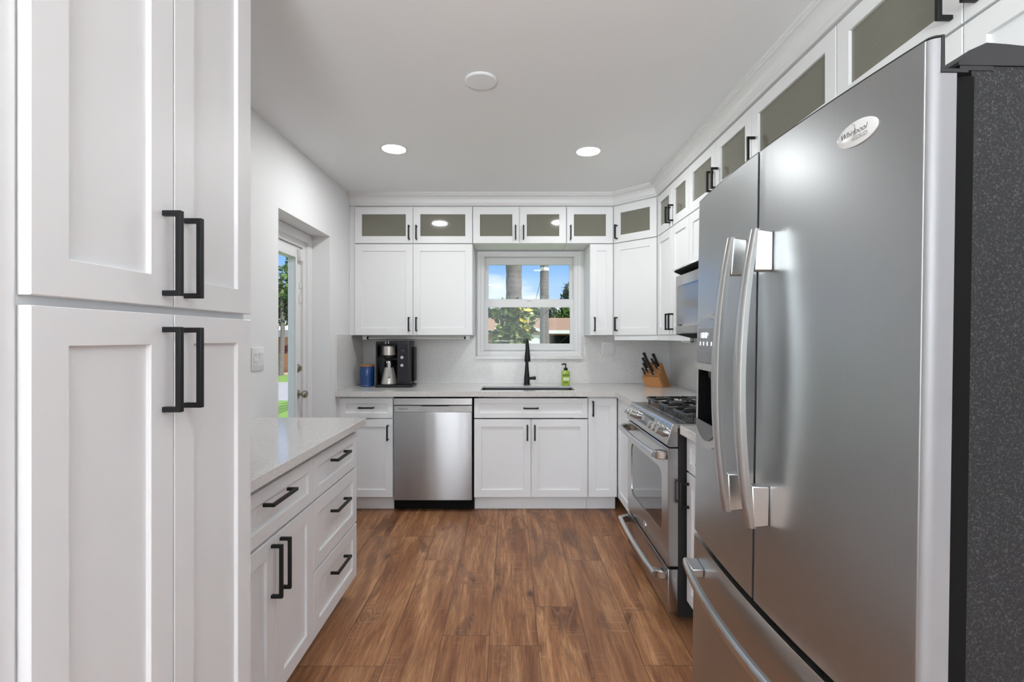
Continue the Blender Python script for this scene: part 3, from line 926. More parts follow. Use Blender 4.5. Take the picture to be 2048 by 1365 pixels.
tag(b.build('countertop', M['quartz']), 'glossy speckled quartz worktop on the left cabinets beside the pantry', 'countertop')

b = MB(); t = 0.012
for q in ((LW + t + 0.001, -0.316, CT, UZ0), (-0.316, 0.629, CT, 1.128), (0.629, RW - t - 0.001, CT, UZ0)):
    b.box(q[0], q[1], BW - t, BW - 0.001, q[2] + 0.0005, q[3] - 0.001)
o = b.build('backsplash', M['splash']); tag(o, 'speckled quartz backsplash slab on the back wall around the window', 'backsplash')
b = MB(); b.box(LW + 0.001, LW + t, 3.57, BW - 0.001, CT + 0.0005, UZ0 + 0.005)
tag(b.build('backsplash', M['splash']), 'short quartz side splash on the left wall beside the blue canister', 'backsplash')
b = MB(); b.box(RW - t, RW - 0.001, 1.68, BW - 0.001, CT + 0.0005, UZ0 - 0.001)
tag(b.build('backsplash', M['splash']), 'quartz backsplash slab on the right wall behind the range', 'backsplash')

# ---- sink
s = thing('sink', 'undermount stainless steel kitchen sink set in the worktop below the window', 'sink', ((SX0 + SX1) / 2, (SY0 + SY1) / 2, c0 - 0.2))
b = MB()
def rr(x0, x1, y0_, y1_, z, r): return [(p[0], p[1], z) for p in rounded(x1 - x0, y1_ - y0_, r, 4, (x0 + x1) / 2, (y0_ + y1_) / 2)]
b.loft([rr(SX0 + 0.001, SX1 - 0.001, SY0 + 0.001, SY1 - 0.0005, c1 - 0.0135, 0.02), rr(SX0 + 0.003, SX1 - 0.003, SY0 + 0.003, SY1 - 0.003, c1 - 0.0145, 0.02),
        rr(SX0 + 0.005, SX1 - 0.005, SY0 + 0.005, SY1 - 0.005, c0 - 0.18, 0.02), rr(SX0 + 0.02, SX1 - 0.02, SY0 + 0.02, SY1 - 0.02, c0 - 0.20, 0.02)], False, True)
b.build('bowl', M['steel_x'], s)
b = MB(); b.lathe([(0.045, 0), (0.045, 0.003), (0.03, 0.002), (0.0, 0.001)], ((SX0 + SX1) / 2, 3.83, c0 - 0.1995)); b.build('drain', M['chrome'], s)

# ---- faucet
fx, fy = 0.131, 4.075
f = thing('faucet', 'tall matte black pull-down faucet standing behind the sink', 'faucet', (fx, fy, CT))
b = MB()
b.lathe([(0.0295, 0.0005), (0.0295, 0.006), (0.0255, 0.010), (0.024, 0.06), (0.0175, 0.125), (0.0135, 0.18), (0.0135, 0.24)], (fx, fy, CT), 24)
b.build('body', M['black'], f)
b = MB()
pts = [(fx, fy, CT + 0.235)]
for i in range(17):
    a = PI * i / 16
    pts.append((fx, fy - 0.075 + 0.075 * math.cos(a), CT + 0.300 + 0.085 * math.sin(a)))
pts.append((fx, fy - 0.152, CT + 0.285))
b.tube(pts, 0.0125, 16)
b.build('spout', M['black'], f)
b = MB(); b.lathe([(0.0235, 0.0), (0.0250, 0.004), (0.0225, 0.05), (0.016, 0.105), (0.0135, 0.140), (0.013, 0.148)], (fx, fy - 0.152, CT + 0.205), 24)
b.build('spray_head', M['black'], f)
b = MB(); b.cyl((fx + 0.015, fy - 0.005, CT + 0.055), (fx + 0.055, fy - 0.005, CT + 0.057), 0.0125, 0.0125, 16)
b.cyl((fx + 0.055, fy - 0.005, CT + 0.057), (fx + 0.076, fy - 0.005, CT + 0.057), 0.015, 0.0145, 16)
b.build('lever', M['black'], f)

# ---- soap bottle
sx, sy = 0.457, 4.03
f = thing('soap_bottle', 'green liquid soap bottle with a black pump beside the faucet', 'soap dispenser', (sx, sy, CT))
b = MB()
def ov(w_, d_, z, cx=sx, cy=sy): return [(p[0], p[1], z) for p in rounded(w_, d_, min(w_, d_) * 0.42, 5, cx, cy)]
b.loft([ov(0.066, 0.042, CT + 0.0005), ov(0.070, 0.046, CT + 0.006), ov(0.070, 0.046, CT + 0.108), ov(0.066, 0.044, CT + 0.118), ov(0.04, 0.034, CT + 0.124), ov(0.026, 0.026, CT + 0.128)])
b.build('bottle', M['soap'], f)
b = MB()
b.mat(0).box(sx - 0.032, sx + 0.032, sy - 0.0245, sy - 0.0232, CT + 0.012, CT + 0.100)
b.mat(1).box(sx - 0.030, sx + 0.030, sy - 0.0250, sy - 0.0244, CT + 0.078, CT + 0.096)
b.mat(1).box(sx - 0.020, sx + 0.018, sy - 0.0250, sy - 0.0244, CT + 0.018, CT + 0.034)
b.mat(2).box(sx - 0.024, sx + 0.026, sy - 0.0250, sy - 0.0244, CT + 0.042, CT + 0.068)
b.build('label', [M['soap'], M['label_d'], M['label_w']], f)
b = MB(); b.lathe([(0.017, 0.0), (0.017, 0.018), (0.012, 0.022), (0.005, 0.023), (0.005, 0.045)], (sx, sy, CT + 0.127), 18)
b.tube([(sx, sy, CT + 0.168), (sx, sy, CT + 0.178), (sx - 0.010, sy - 0.006, CT + 0.181), (sx - 0.034, sy - 0.010, CT + 0.176)], 0.0065, 10)
b.build('pump', M['black'], f)

# ---- blue canister
cx, cy = -1.192, 3.945
f = thing('canister', 'round dark blue ceramic canister with a wooden lid next to the coffee maker', 'canister', (cx, cy, CT))
b = MB(); b.lathe([(0.055, 0.0005), (0.059, 0.006), (0.060, 0.09), (0.060, 0.160), (0.058, 0.163), (0.05, 0.163)], (cx, cy, CT), 40)
body = b.build('body', M['blue'], f)
b = MB(); b.lathe([(0.055, 0.1635), (0.059, 0.165), (0.059, 0.178), (0.055, 0.181), (0.0, 0.181)], (cx, cy, CT), 40); b.build('lid', M['lid_wood'], f)
text_part('- - - - - -', 0.012, M['ink_light'], body, facing((cx + 0.0, cy - 0.0605, CT + 0.014)), sx=1.3)

# ---- coffee maker
ex, ey = -0.953, 3.965
f = thing('coffee_maker', 'black drip coffee maker with a steel carafe beside the blue canister', 'coffee maker', (ex, ey, CT))
def X(v): return ex + v
b = MB()
b.loft([[(p[0], p[1], CT + z) for p in rounded(w_, d_, 0.035, 5, ex, ey - 0.01)] for z, w_, d_ in ((0.0005, 0.305, 0.22), (0.012, 0.310, 0.225), (0.018, 0.300, 0.215))])
b.build('base', M['plastic_dark'], f)
b = MB()
poly = rounded(0.285, 0.340, 0.022, 4, ex, CT + 0.187)
inner_l, inner_r = ex - 0.128, ex + 0.052
b.box(ex - 0.150, ex - 0.137, ey - 0.085, ey + 0.085, CT + 0.0185, CT + 0.355, 0.004)
b.box(ex - 0.137, ex + 0.04, ey + 0.055, ey + 0.085, CT + 0.0185, CT + 0.355)
b.box(ex - 0.150, ex + 0.045, ey - 0.090, ey + 0.088, CT + 0.345, CT + 0.373, 0.010, 2)
b.build('body', M['plastic_black'], f)
b = MB(); b.box(ex + 0.026, ex + 0.130, ey - 0.095, ey + 0.088, CT + 0.0185, CT + 0.373, 0.008, 2)
pod = b.build('control_tower', M['plastic_dark'], f)
b = MB(); b.box(ex + 0.031, ex + 0.115, ey - 0.0975, ey - 0.094, CT + 0.045, CT + 0.350, 0.001)
pn = b.build('control_panel', M['panel_dark'], f)
b = MB()
for zz in (0.242, 0.178):
    b.lathe([(0.0125, 0.0), (0.0125, -0.006), (0.008, -0.006), (0.008, -0.002), (0.0, -0.002)], (ex + 0.068, ey - 0.0975, CT + zz), 24, 'y')
b.build('dial', M['chrome'], pn)
b = MB(); b.box(ex + 0.044, ex + 0.102, ey - 0.0982, ey - 0.0976, CT + 0.282, CT + 0.315)
b.build('display', M['plastic_black'], pn)
text_part('- - -', 0.018, M['lcd'], pn, facing((ex + 0.075, ey - 0.0985, CT + 0.301)))
text_part('. . . . .', 0.014, M['ink_light'], pn, facing((ex + 0.073, ey - 0.0985, CT + 0.290)))
b = MB()
b.mat(0).lathe([(0.052, 0.259), (0.052, 0.262), (0.052, 0.330), (0.049, 0.333)], (ex - 0.055, ey - 0.03, CT), 32, caps=True)
b.build('brew_basket_band', M['carafe'], f)
b = MB(); b.lathe([(0.015, 0.224), (0.034, 0.228), (0.048, 0.242), (0.0525, 0.2588), (0.0, 0.2588)], (ex - 0.055, ey - 0.03, CT), 32)
b.build('brew_basket', M['plastic_dark'], f)
b = MB()
for xx in (-0.052, -0.030): b.box(ex - 0.014 + xx - 0.004, ex - 0.014 + xx + 0.004, ey - 0.0915, ey - 0.0895, CT + 0.351, CT + 0.370, 0.0008)
b.build('badge', M['chrome'], f)
c = thing('carafe', 'conical stainless steel coffee carafe standing under the brew basket', 'carafe', (ex - 0.055, ey - 0.03, CT + 0.0185))
b = MB(); b.lathe([(0.060, 0.0190), (0.066, 0.025), (0.065, 0.034), (0.040, 0.145), (0.036, 0.158)], (ex - 0.055, ey - 0.03, CT), 36)
b.build('flask', M['carafe'], c)
b = MB(); b.lathe([(0.0365, 0.1585), (0.036, 0.166), (0.034, 0.192), (0.018, 0.194), (0.0, 0.194)], (ex - 0.055, ey - 0.03, CT), 28)
b.build('neck', M['plastic_black'], c)
b = MB(); b.lathe([(0.0345, 0.1945), (0.0345, 0.209), (0.028, 0.212), (0.0, 0.212)], (ex - 0.055, ey - 0.03, CT), 28)
b.build('lid', M['chrome'], c)
b = MB()
b.loft([[(ex - 0.055 + (ey - 0.03 - yy) * 0.26 + sx_ * 0.012, yy + dy_, CT + zz) for sx_, dy_ in ((-1, 0), (1, 0), (1, 0.006), (-1, 0.006))] for zz, yy in ((0.202, ey - 0.066), (0.198, ey - 0.092), (0.18, ey - 0.102), (0.12, ey - 0.106), (0.085, ey - 0.108), (0.076, ey - 0.102))])
b.build('handle', M['handle_silver'], c)
# water tank at the right
b = MB(); b.box(ex + 0.1305, ex + 0.150, ey - 0.03, ey + 0.085, CT + 0.04, CT + 0.325, 0.004)
b.build('water_tank', mat_glass('tank_plastic', (0.45, 0.43, 0.42), 0.05), f)

# ---- knife block
kx, ky = 1.205, 3.925
kr = -0.85
f = thing('knife_block', 'layered wooden knife block standing in the right corner of the worktop', 'knife block', (kx, ky, CT), kr)
tilt = 0.42
NS = 5
hs = [0.082, 0.106, 0.134, 0.164, 0.194]
sl_y = []
for i in range(NS):
    y_ = -0.064 + i * 0.029
    h = hs[i]; wd = 0.156; sh = math.tan(tilt) * h
    b = MB()
    poly = [(-wd / 2, 0.0006), (wd / 2, 0.0006), (wd / 2 - sh, h), (-wd / 2 - sh, h)]
    b.prism(poly, 'y', y_, y_ + 0.0170)
    b.build('wood_layer', M['wood_block'], f, world=False, bevel=0.001)
    if i < NS - 1:
        b = MB(); hh = h * 0.93; shh = math.tan(tilt) * hh
        b.prism([(-wd / 2 + 0.024, 0.003), (wd / 2 - 0.024, 0.003), (wd / 2 - 0.024 - shh, hh), (-wd / 2 + 0.024 - shh, hh)], 'y', y_ + 0.0169, y_ + 0.0292)
        b.build('slot_spacer', simple('dark_wood', (0.045, 0.018, 0.008), 0.7) if i == 0 else bpy.data.materials['dark_wood'], f, world=False)
    sl_y.append((y_ + 0.0245, h))
ks = [(0, -0.056, 0.050, 0.8), (0, 0.020, 0.062, 0.9), (1, -0.046, 0.068, 1.0), (1, 0.010, 0.050, 0.9), (2, -0.050, 0.085, 1.1), (2, -0.020, 0.070, 1.0),
      (3, -0.042, 0.098, 1.2), (3, 0.044, 0.090, 1.3), (3, 0.010, 0.045, 0.9), (2, 0.040, 0.060, 0.9)]
Mk = Matrix.Translation((kx, ky, CT)) @ Matrix.Rotation(kr, 4, 'Z')
names = ['lowest of the knives at the front left of the block', 'short black-handled knife at the front right of the block', 'black-handled knife in the second slot at left', 'small black-handled knife in the second slot at centre',
         'long black-handled knife on the left in the third slot', 'black-handled knife beside the leftmost in the third slot', 'highest black-handled knife at the back left of the block',
         'tallest thick black-handled knife at the back right of the block', 'stubby black knife handle between the two tall knives in back', 'short black knife handle at the far right of the third slot']
for (i, dx, L_, tk), nm in zip(ks, names):
    yy, h = sl_y[i]
    base = Vector((dx - math.tan(tilt) * h * 0.96, yy, h * 0.985 + 0.004))
    dirv = Vector((-math.sin(tilt + 0.04), 0, math.cos(tilt + 0.04)))
    root = bpy.data.objects.new('kitchen_knife', None); COL.objects.link(root)
    root.matrix_world = Matrix.Translation(Mk @ base); root.location = Mk @ base; root.empty_display_size = 0.02
    tag(root, nm, 'knife', 'kitchen knives in the wooden block')
    u = Vector((math.cos(tilt), 0, math.sin(tilt)))
    b = MB()
    rings = []
    for t_, wq in ((0.0, 0.0075), (0.15, 0.0085), (0.5, 0.0075), (0.8, 0.0095), (0.95, 0.0105), (1.0, 0.007)):
        c_ = base + dirv * (0.012 + (L_ + 0.012) * t_) + u * (-0.004 * t_ * t_)
        rings.append([Mk @ (c_ + u * (px * wq * tk) + Vector((0, py * 0.0065 * tk, 0))) for px, py in ((1, .5), (.5, 1), (-.5, 1), (-1, .5), (-1, -.5), (-.5, -1), (.5, -1), (1, -.5))])
    b.loft(rings); b.build('handle', M['black'], root)
    b = MB()
    b.loft([[Mk @ (base + dirv * t_ + u * (px * 0.0075 * tk) + Vector((0, py * 0.0025, 0))) for px, py in ((1, 1), (-1, 1), (-1, -1), (1, -1))] for t_ in (-0.003, 0.012)])
    b.build('bolster', M['chrome'], root)

# ---- switch plates
def plate(loc, face, w_, h_, label, items, cat):
    f = thing('wall_plate', label, cat, loc)
    mt = facing(loc, face)
    b = MB(); b.loft([[(p[0], p[1], z) for p in rounded(w_ - i, h_ - i, 0.006, 3)] for z, i in ((0.0005, 0), (0.004, 0), (0.006, 0.006))]); b.xform(mt); b.build('plate', M['plate'], f)
    for kind, ox_ in items:
        b = MB()
        if kind == 'rocker':
            b.loft([[(ox_ + p[0], p[1], z) for p in rounded(0.034, 0.068, 0.002, 2)] for z in (0.006, 0.0068)])
            b.prism([(-0.031, 0.0065), (0.031, 0.0065), (0.031, 0.0115), (0.0, 0.0078)], 'x', ox_ - 0.0145, ox_ + 0.0145)
            b.xform(mt); b.build('rocker_switch', M['plate'], f)
        else:
            b.box(ox_ - 0.017, ox_ + 0.017, -0.034, 0.034, 0.006, 0.0085, 0.001)
            b.xform(mt); so = b.build('socket', M['plate'], f)
            b = MB()
            for sy_ in (-0.018, 0.018):
                b.box(ox_ - 0.0085, ox_ - 0.006, sy_ - 0.001, sy_ + 0.008, 0.0085, 0.0088)
                b.box(ox_ + 0.006, ox_ + 0.0085, sy_ - 0.001, sy_ + 0.008, 0.0085, 0.0088)
                b.box(ox_ - 0.002, ox_ + 0.002, sy_ - 0.010, sy_ - 0.006, 0.0085, 0.0088)
            b.xform(mt); b.build('slot', M['gap'], so)


plate(((1216 - 1023) * BW / 956, BW - t - 0.0005, 1.222), '-y', 0.115, 0.115, 'white double rocker switch on the backsplash right of the window', [('rocker', -0.023), ('rocker', 0.023)], 'light switch')
plate((LW + 0.0005, 2.475, 1.205), '+x', 0.115, 0.122, 'white outlet and switch plate on the left wall just past the pantry', [('socket', -0.023), ('rocker', 0.023)], 'outlet')

# ---- under-cabinet light
f = thing('undercabinet_light', 'slim tube light mounted under the wall cabinet above the coffee maker', 'light', (-0.79, 3.99, UZ0))
b = MB(); b.box(-1.235, -0.345, 3.985, 4.03, UZ0 - 0.014, UZ0 - 0.001, 0.002); b.build('housing', M['plate'], f)
b = MB(); b.cyl((-1.195, 3.975, UZ0 - 0.022), (-0.385, 3.975, UZ0 - 0.022), 0.0095, seg=14); b.build('tube', simple('frosted_tube', (0.72, 0.70, 0.66), 0.3), f)
b = MB()
for xa, xb in ((-1.235, -1.195), (-0.385, -0.345)): b.box(xa, xb, 3.962, 3.990, UZ0 - 0.036, UZ0 - 0.0015, 0.002)
b.build('end_cap', M['plate'], f)
b = MB()
for xa in (-1.200, -0.392): b.box(xa, xa + 0.012, 3.961, 3.988, UZ0 - 0.033, UZ0 - 0.010, 0.001)
b.build('end_ring', M['gap'], f)

# ------------------------------------------------------------------ dishwasher
x0, x1 = -0.889, -0.287
f = thing('dishwasher', 'stainless steel dishwasher built in left of the sink cabinet', 'dishwasher', ((x0 + x1) / 2, 3.9, 0))
b = MB(); b.box(x0 + 0.001, x1 - 0.001, BF + 0.022, BW - 0.04, 0.02, BT - 0.001); b.build('tub', M['gap'], f)
b = MB(); b.box(x0 + 0.006, x1 - 0.010, BF - 0.012, BF + 0.020, 0.094, 0.756, 0.003, 2); b.build('door', M['steel_dw'], f)
b = MB(); b.box(x0 + 0.006, x1 - 0.010, BF - 0.004, BF + 0.020, 0.757, 0.803, 0.001); cpn = b.build('control_strip', simple('control_strip_grey', (0.50, 0.50, 0.49), 0.3, 0.3), f)
b = MB()
b.prism([(BF - 0.012, 0.812), (BF - 0.012, 0.859), (BF + 0.02, 0.859), (BF + 0.02, 0.806), (BF + 0.004, 0.806)], 'x', x0 + 0.006, x1 - 0.010); b.build('pocket_handle', simple('handle_steel_light', (0.62, 0.62, 0.62), 0.3, 0.6), f)
b = MB(); b.box(x0 + 0.210, x0 + 0.42, BF - 0.0046, BF - 0.0040, 0.799, 0.803); b.build('handle_recess', M['gap'], f)
b = MB(); b.box(x0 + 0.010, x1 - 0.012, BF + 0.050, BF + 0.062, 0.012, 0.092, 0.001); b.build('toe_kick', M['chrome'], f)
text_part('BOSCH', 0.017, M['ink'], cpn, facing((x0 + 0.075, BF - 0.0046, 0.778)), sx=1.15)
text_part('o', 0.015, M['ink'], cpn, facing((x0 + 0.036, BF - 0.0046, 0.778)))
text_part('- ----', 0.014, M['ink'], cpn, facing((x1 - 0.065, BF - 0.0046, 0.778)))
b = MB()
for i in range(6): b.box(x0 + 0.20 + i * 0.020, x0 + 0.2035 + i * 0.020, BF - 0.0046, BF - 0.0039, 0.776, 0.780)
for i in range(3): b.box(x0 + 0.33 + i * 0.014, x0 + 0.333 + i * 0.014, BF - 0.0046, BF - 0.0039, 0.776, 0.780)
for i in range(4): b.box(x0 + 0.20 + i * 0.026, x0 + 0.212 + i * 0.026, BF - 0.0046, BF - 0.0039, 0.768, 0.7695)
for i in range(3): b.box(x0 + 0.385 + i * 0.026, x0 + 0.397 + i * 0.026, BF - 0.0046, BF - 0.0039, 0.770, 0.7715)
b.build('button_marks', M['ink'], cpn)

# ------------------------------------------------------------------ range
ra, rb = 2.955, 2.192           # far and near side
DFX = 0.718                     # door front
f = thing('gas_range', 'stainless steel slide-in gas range with round knobs and black grates on the right', 'range', (1.05, (ra + rb) / 2, 0))
ra -= 0.003; rb += 0.003
b = MB(); b.box(DFX + 0.048, 1.385, rb + 0.002, ra - 0.002, 0.03, 0.895); b.build('body', simple('range_side_black', (0.012, 0.012, 0.012), 0.6), f)
b = MB()
b.box(DFX + 0.045, 1.38, rb, ra, 0.896, 0.918, 0.003)
b.box(DFX + 0.09, 1.34, rb + 0.03, ra - 0.03, 0.9175, 0.9195)
b.build('cooktop', M['steel_h'], f)
# control panel: slanted fascia
b = MB()
b.prism([(DFX + 0.047, 0.812), (DFX + 0.004, 0.812), (DFX - 0.004, 0.820), (DFX - 0.004, 0.835), (DFX + 0.020, 0.912), (DFX + 0.026, 0.918), (DFX + 0.047, 0.919)], 'y', rb, ra)
cp_ = b.build('control_panel', M['steel_h'], f, bevel=0.002)
pn_n = Vector((-(0.912 - 0.835), 0, 0.024)).normalized()      # outward normal of the fascia
mid = Vector((DFX + 0.008, 0, 0.8735))
def onp(y, u=0.0, d=0.0):
    along = Vector((0.024, 0, 0.077)).normalized()
    p = mid + along * u + pn_n * d
    return Vector((p.x, y, p.z))
kn_y = [2.895, 2.835, 2.775, 2.400, 2.335, 2.270]
for y_ in kn_y:
    b = MB()
    b.cyl(onp(y_, -0.004, 0.0), onp(y_, -0.004, 0.010), 0.0265, 0.0255, 28)
    k = b.build('knob', M['handle_silver'], f)
    b = MB()
    b.cyl(onp(y_, -0.004, 0.010), onp(y_, -0.004, 0.038), 0.0215, 0.0185, 28)
    b.cyl(onp(y_, -0.004, 0.038), onp(y_, -0.004, 0.040), 0.0185, 0.0165, 28)
    b.build('grip', M['handle_silver'], k)
b = MB()
r4 = [onp(2.72, -0.030, 0.0008), onp(2.46, -0.030, 0.0008), onp(2.46, 0.028, 0.0008), onp(2.72, 0.028, 0.0008)]
b.loft([r4, [p + pn_n * 0.002 for p in r4]]); b.build('display_glass', M['oven_glass'], cp_)
b = MB()
for u_ in (0.012, 0.004, -0.004, -0.012): 
    r4 = [onp(2.700, u_, 0.003), onp(2.680, u_, 0.003), onp(2.680, u_ + 0.003, 0.003), onp(2.700, u_ + 0.003, 0.003)]
    b.loft([r4, [p + pn_n * 0.0004 for p in r4]])
r4 = [onp(2.655, -0.012, 0.003), onp(2.60, -0.012, 0.003), onp(2.60, 0.014, 0.003), onp(2.655, 0.014, 0.003)]
b.loft([r4, [p + pn_n * 0.0004 for p in r4]])
b.build('display_marks', M['plastic_mid'], cp_)
b = MB()
for y_ in kn_y: b.cyl(onp(y_, 0.032, 0.0), onp(y_, 0.032, 0.001), 0.0025, seg=8)
b.build('knob_mark', M['ink'], cp_)
# oven door with a window whose upper near corner is rounded
wy0, wy1, wz0, wz1 = 2.285, 2.868, 0.385, 0.690
b = MB()
O = [(p[0], p[1]) for p in rounded(ra - rb, 0.806 - 0.262, 0.004, 3, (ra + rb) / 2, (0.806 + 0.262) / 2)]
nseg = 3
I = rounded(wy1 - wy0, wz1 - wz0, 0.05, nseg, (wy0 + wy1) / 2, (wz0 + wz1) / 2)
b.loft([[(DFX + 0.046, p[0], p[1]) for p in O], [(DFX + 0.003, p[0], p[1]) for p in O], [(DFX, p[0] * 0.994 + 0.006 * 2.573, p[1] * 0.99 + 0.01 * 0.534) for p in O],
        [(DFX, p[0], p[1]) for p in I], [(DFX + 0.004, p[0], p[1]) for p in I]], True, False)
dr = b.build('oven_door', M['steel_h'], f, angle=0.5)
b = MB(); b.loft([[(DFX + xx, p[0], p[1]) for p in I] for xx in (0.0038, 0.0060)]); b.build('oven_window', M['oven_glass'], dr)
b = MB(); b.lathe([(0.019, 0.0), (0.019, -0.003), (0.016, -0.004), (0.0, -0.004)], (DFX, 2.575, 0.308), 24, 'x'); b.build('emblem', M['handle_silver'], dr)
b = MB(); b.lathe([(0.0135, -0.004), (0.0135, -0.0045), (0.0, -0.0045)], (DFX, 2.575, 0.308), 20, 'x'); b.build('emblem_face', M['plastic_mid'], dr)
b = MB(); b.box(DFX, DFX + 0.046, rb, ra, 0.052, 0.250, 0.004, 2); dw = b.build('lower_drawer', M['steel_h'], f)
b = MB(); b.box(DFX + 0.010, DFX + 0.046, rb + 0.002, ra - 0.002, 0.2505, 0.2615); b.box(DFX + 0.012, DFX + 0.046, rb + 0.002, ra - 0.002, 0.8065, 0.8115); b.build('gap_shadow', M['gap'], f)


def range_handle(parent, z, name='handle'):
    b = MB()
    xo = DFX - 0.058
    pts = []
    n_ = 14
    for i in range(n_ + 1):
        t_ = i / n_
        y_ = rb + 0.030 + (ra - rb - 0.060) * t_
        bow = 0.010 * (1 - (2 * t_ - 1) ** 2)
        pts.append((xo + 0.006 - bow, y_, z))
    b.tube(pts, 0.0145, 14)
    b.build(name, M['handle_silver'], parent)
    for ya_, s_ in ((rb + 0.012, 1), (ra - 0.012, -1)):
        b = MB()
        rings = []
        for t_, hh, dd in ((0.0, 0.018, 0.0), (0.4, 0.020, 0.004), (0.8, 0.018, 0.012), (1.0, 0.015, 0.022)):
            xx = DFX + 0.001 + (xo + 0.004 - DFX) * t_
            rings.append([(xx, ya_ + s_ * dd, z - hh), (xx, ya_ + s_ * (dd + 0.040), z - hh), (xx, ya_ + s_ * (dd + 0.040), z + hh), (xx, ya_ + s_ * dd, z + hh)])
        b.loft(rings); b.build('handle_bracket', simple('bracket_warm_steel', (0.36, 0.34, 0.31), 0.22, 1.0), parent, bevel=0.004)


range_handle(dr, 0.770)
range_handle(dw, 0.215)
# grates: three cast iron sections, each with fingers
gz = 0.950
for gi, (g0, g1) in enumerate(((rb + 0.025, rb + 0.262), (rb + 0.266, rb + 0.490), (rb + 0.494, ra - 0.022))):
    b = MB()
    gx0, gx1 = DFX + 0.105, 1.330
    cyy = (g0 + g1) / 2
    loop = [(p[0], p[1], gz) for p in rounded(gx1 - gx0, g1 - g0 - 0.014, 0.035, 5, (gx0 + gx1) / 2, cyy)]
    b.tube(loop + [loop[0]], 0.0075, 8, True)
    for bx_ in (gx0 + 0.145, gx1 - 0.145):
        for a in range(4):
            an = PI / 4 + a * PI / 2
            if gi != 1 or True:
                p1 = (bx_ + math.cos(an) * 0.035, cyy + math.sin(an) * 0.035, gz + 0.004)
                p2 = (bx_ + math.cos(an) * 0.125, cyy + math.copysign(min(abs(math.sin(an) * 0.125), (g1 - g0) / 2 - 0.012), math.sin(an)), gz)
                b.tube([p1, ((p1[0] + p2[0]) / 2, (p1[1] + p2[1]) / 2, gz + 0.010), p2], 0.0065, 8)
    b.tube([((gx0 + gx1) / 2, g0 + 0.01, gz), ((gx0 + gx1) / 2, cyy, gz + 0.012), ((gx0 + gx1) / 2, g1 - 0.01, gz)], 0.007, 8)
    b.tube([(gx0 + 0.002, cyy, gz), (gx0 + 0.105, cyy, gz + 0.006)], 0.0065, 8)
    b.tube([(gx1 - 0.002, cyy, gz), (gx1 - 0.105, cyy, gz + 0.006)], 0.0065, 8)
    for px_ in (gx0 + 0.02, (gx0 + gx1) / 2, gx1 - 0.02):
        for py_ in (g0 + 0.012, g1 - 0.012):
            b.cyl((px_, py_, 0.9196), (px_, py_, gz), 0.0075, seg=8)
    b.build('grate', M['iron'], f)
    for bx_ in (gx0 + 0.145, gx1 - 0.145):
        b = MB(); b.lathe([(0.048, 0.0), (0.046, 0.008), (0.038, 0.012)], (bx_, cyy, 0.9197), 28); bu = b.build('burner', M['burner'], f)
        b = MB(); b.lathe([(0.036, 0.0122), (0.037, 0.018), (0.030, 0.023), (0.0, 0.024)], (bx_, cyy, 0.9197), 28); b.build('burner_cap', M['iron'], bu)

# ------------------------------------------------------------------ microwave
ma, mb_ = 2.953, 2.197
MX = 1.015
f = thing('microwave', 'stainless over-the-range microwave under the short cabinet, left of the refrigerator top', 'microwave', (1.2, (ma + mb_) / 2, 1.337))
b = MB(); b.box(MX + 0.03, RW - 0.001, mb_, ma, 1.337, 1.742); b.build('body', M['plastic_dark'], f)
b = MB()
dm = mb_ + 0.17
b.box(MX, MX + 0.029, dm, ma, 1.337, 1.692, 0.004, 2); mdoor = b.build('door', mat_steel('microwave_steel', (0.50, 0.50, 0.50), 0.32, 'y'), f)
b = MB(); b.box(MX, MX + 0.029, mb_, dm - 0.002, 1.337, 1.692, 0.004, 2); mc = b.build('control_panel', M['plastic_black'], f)
b = MB(); b.loft([[(MX + xx, p[0], p[1]) for p in rounded(0.52, 0.245, 0.012, 3, dm + 0.295, 1.508)] for xx in (0.001, -0.0012)]); b.build('window', M['oven_glass'], mdoor)
b = MB(); b.loft([[(MX + xx, p[0], p[1]) for p in rounded(0.50, 0.225, 0.008, 3, dm + 0.295, 1.508)] for xx in (-0.0012, -0.0016)]); b.build('window_screen', simple('microwave_glass', (0.20, 0.20, 0.20), 0.12, 0.35), mdoor)
b = MB()
b.prism([(MX + 0.03, 1.7415), (MX - 0.020, 1.735), (MX - 0.022, 1.728), (MX + 0.030, 1.700)], 'y', mb_, ma); b.build('vent_visor', M['chrome'], f)
b = MB(); b.prism([(MX - 0.014, 1.7235), (MX + 0.026, 1.7022), (MX + 0.024, 1.7002), (MX - 0.016, 1.7165)], 'y', mb_ + 0.02, ma - 0.02); b.build('vent_slot', M['gap'], f)
b = MB()
b.tube([(MX + 0.0, dm + 0.02, 1.38), (MX - 0.035, dm + 0.02, 1.40), (MX - 0.040, dm + 0.02, 1.52), (MX - 0.035, dm + 0.02, 1.64), (MX, dm + 0.02, 1.66)], 0.010, 10); b.build('handle', M['handle_silver'], f)
b = MB(); b.prism([(1.00, 1.336), (1.39, 1.336), (1.37, 1.312), (1.10, 1.312)], 'y', mb_ + 0.02, ma - 0.04); b.build('underside_vent', M['gap'], f)
# small bracket hooked below the cabinet by the microwave
f = thing('towel_bracket', 'small pale bracket hanging under the cabinet just left of the microwave', 'bracket', (1.12, 2.99, 1.30))
b = MB()
b.box(1.115, 1.135, 2.975, 2.990, 1.285, 1.3345, 0.002)
b.build('mount', M['plastic_mid'], f)
b = MB(); b.tube([(1.060, 2.985, 1.292), (1.12, 2.982, 1.282), (1.145, 2.982, 1.290), (1.160, 2.982, 1.302), (1.185, 2.982, 1.310), (1.24, 2.982, 1.312)], 0.004, 8)
b.build('arm', M['plate'], f)

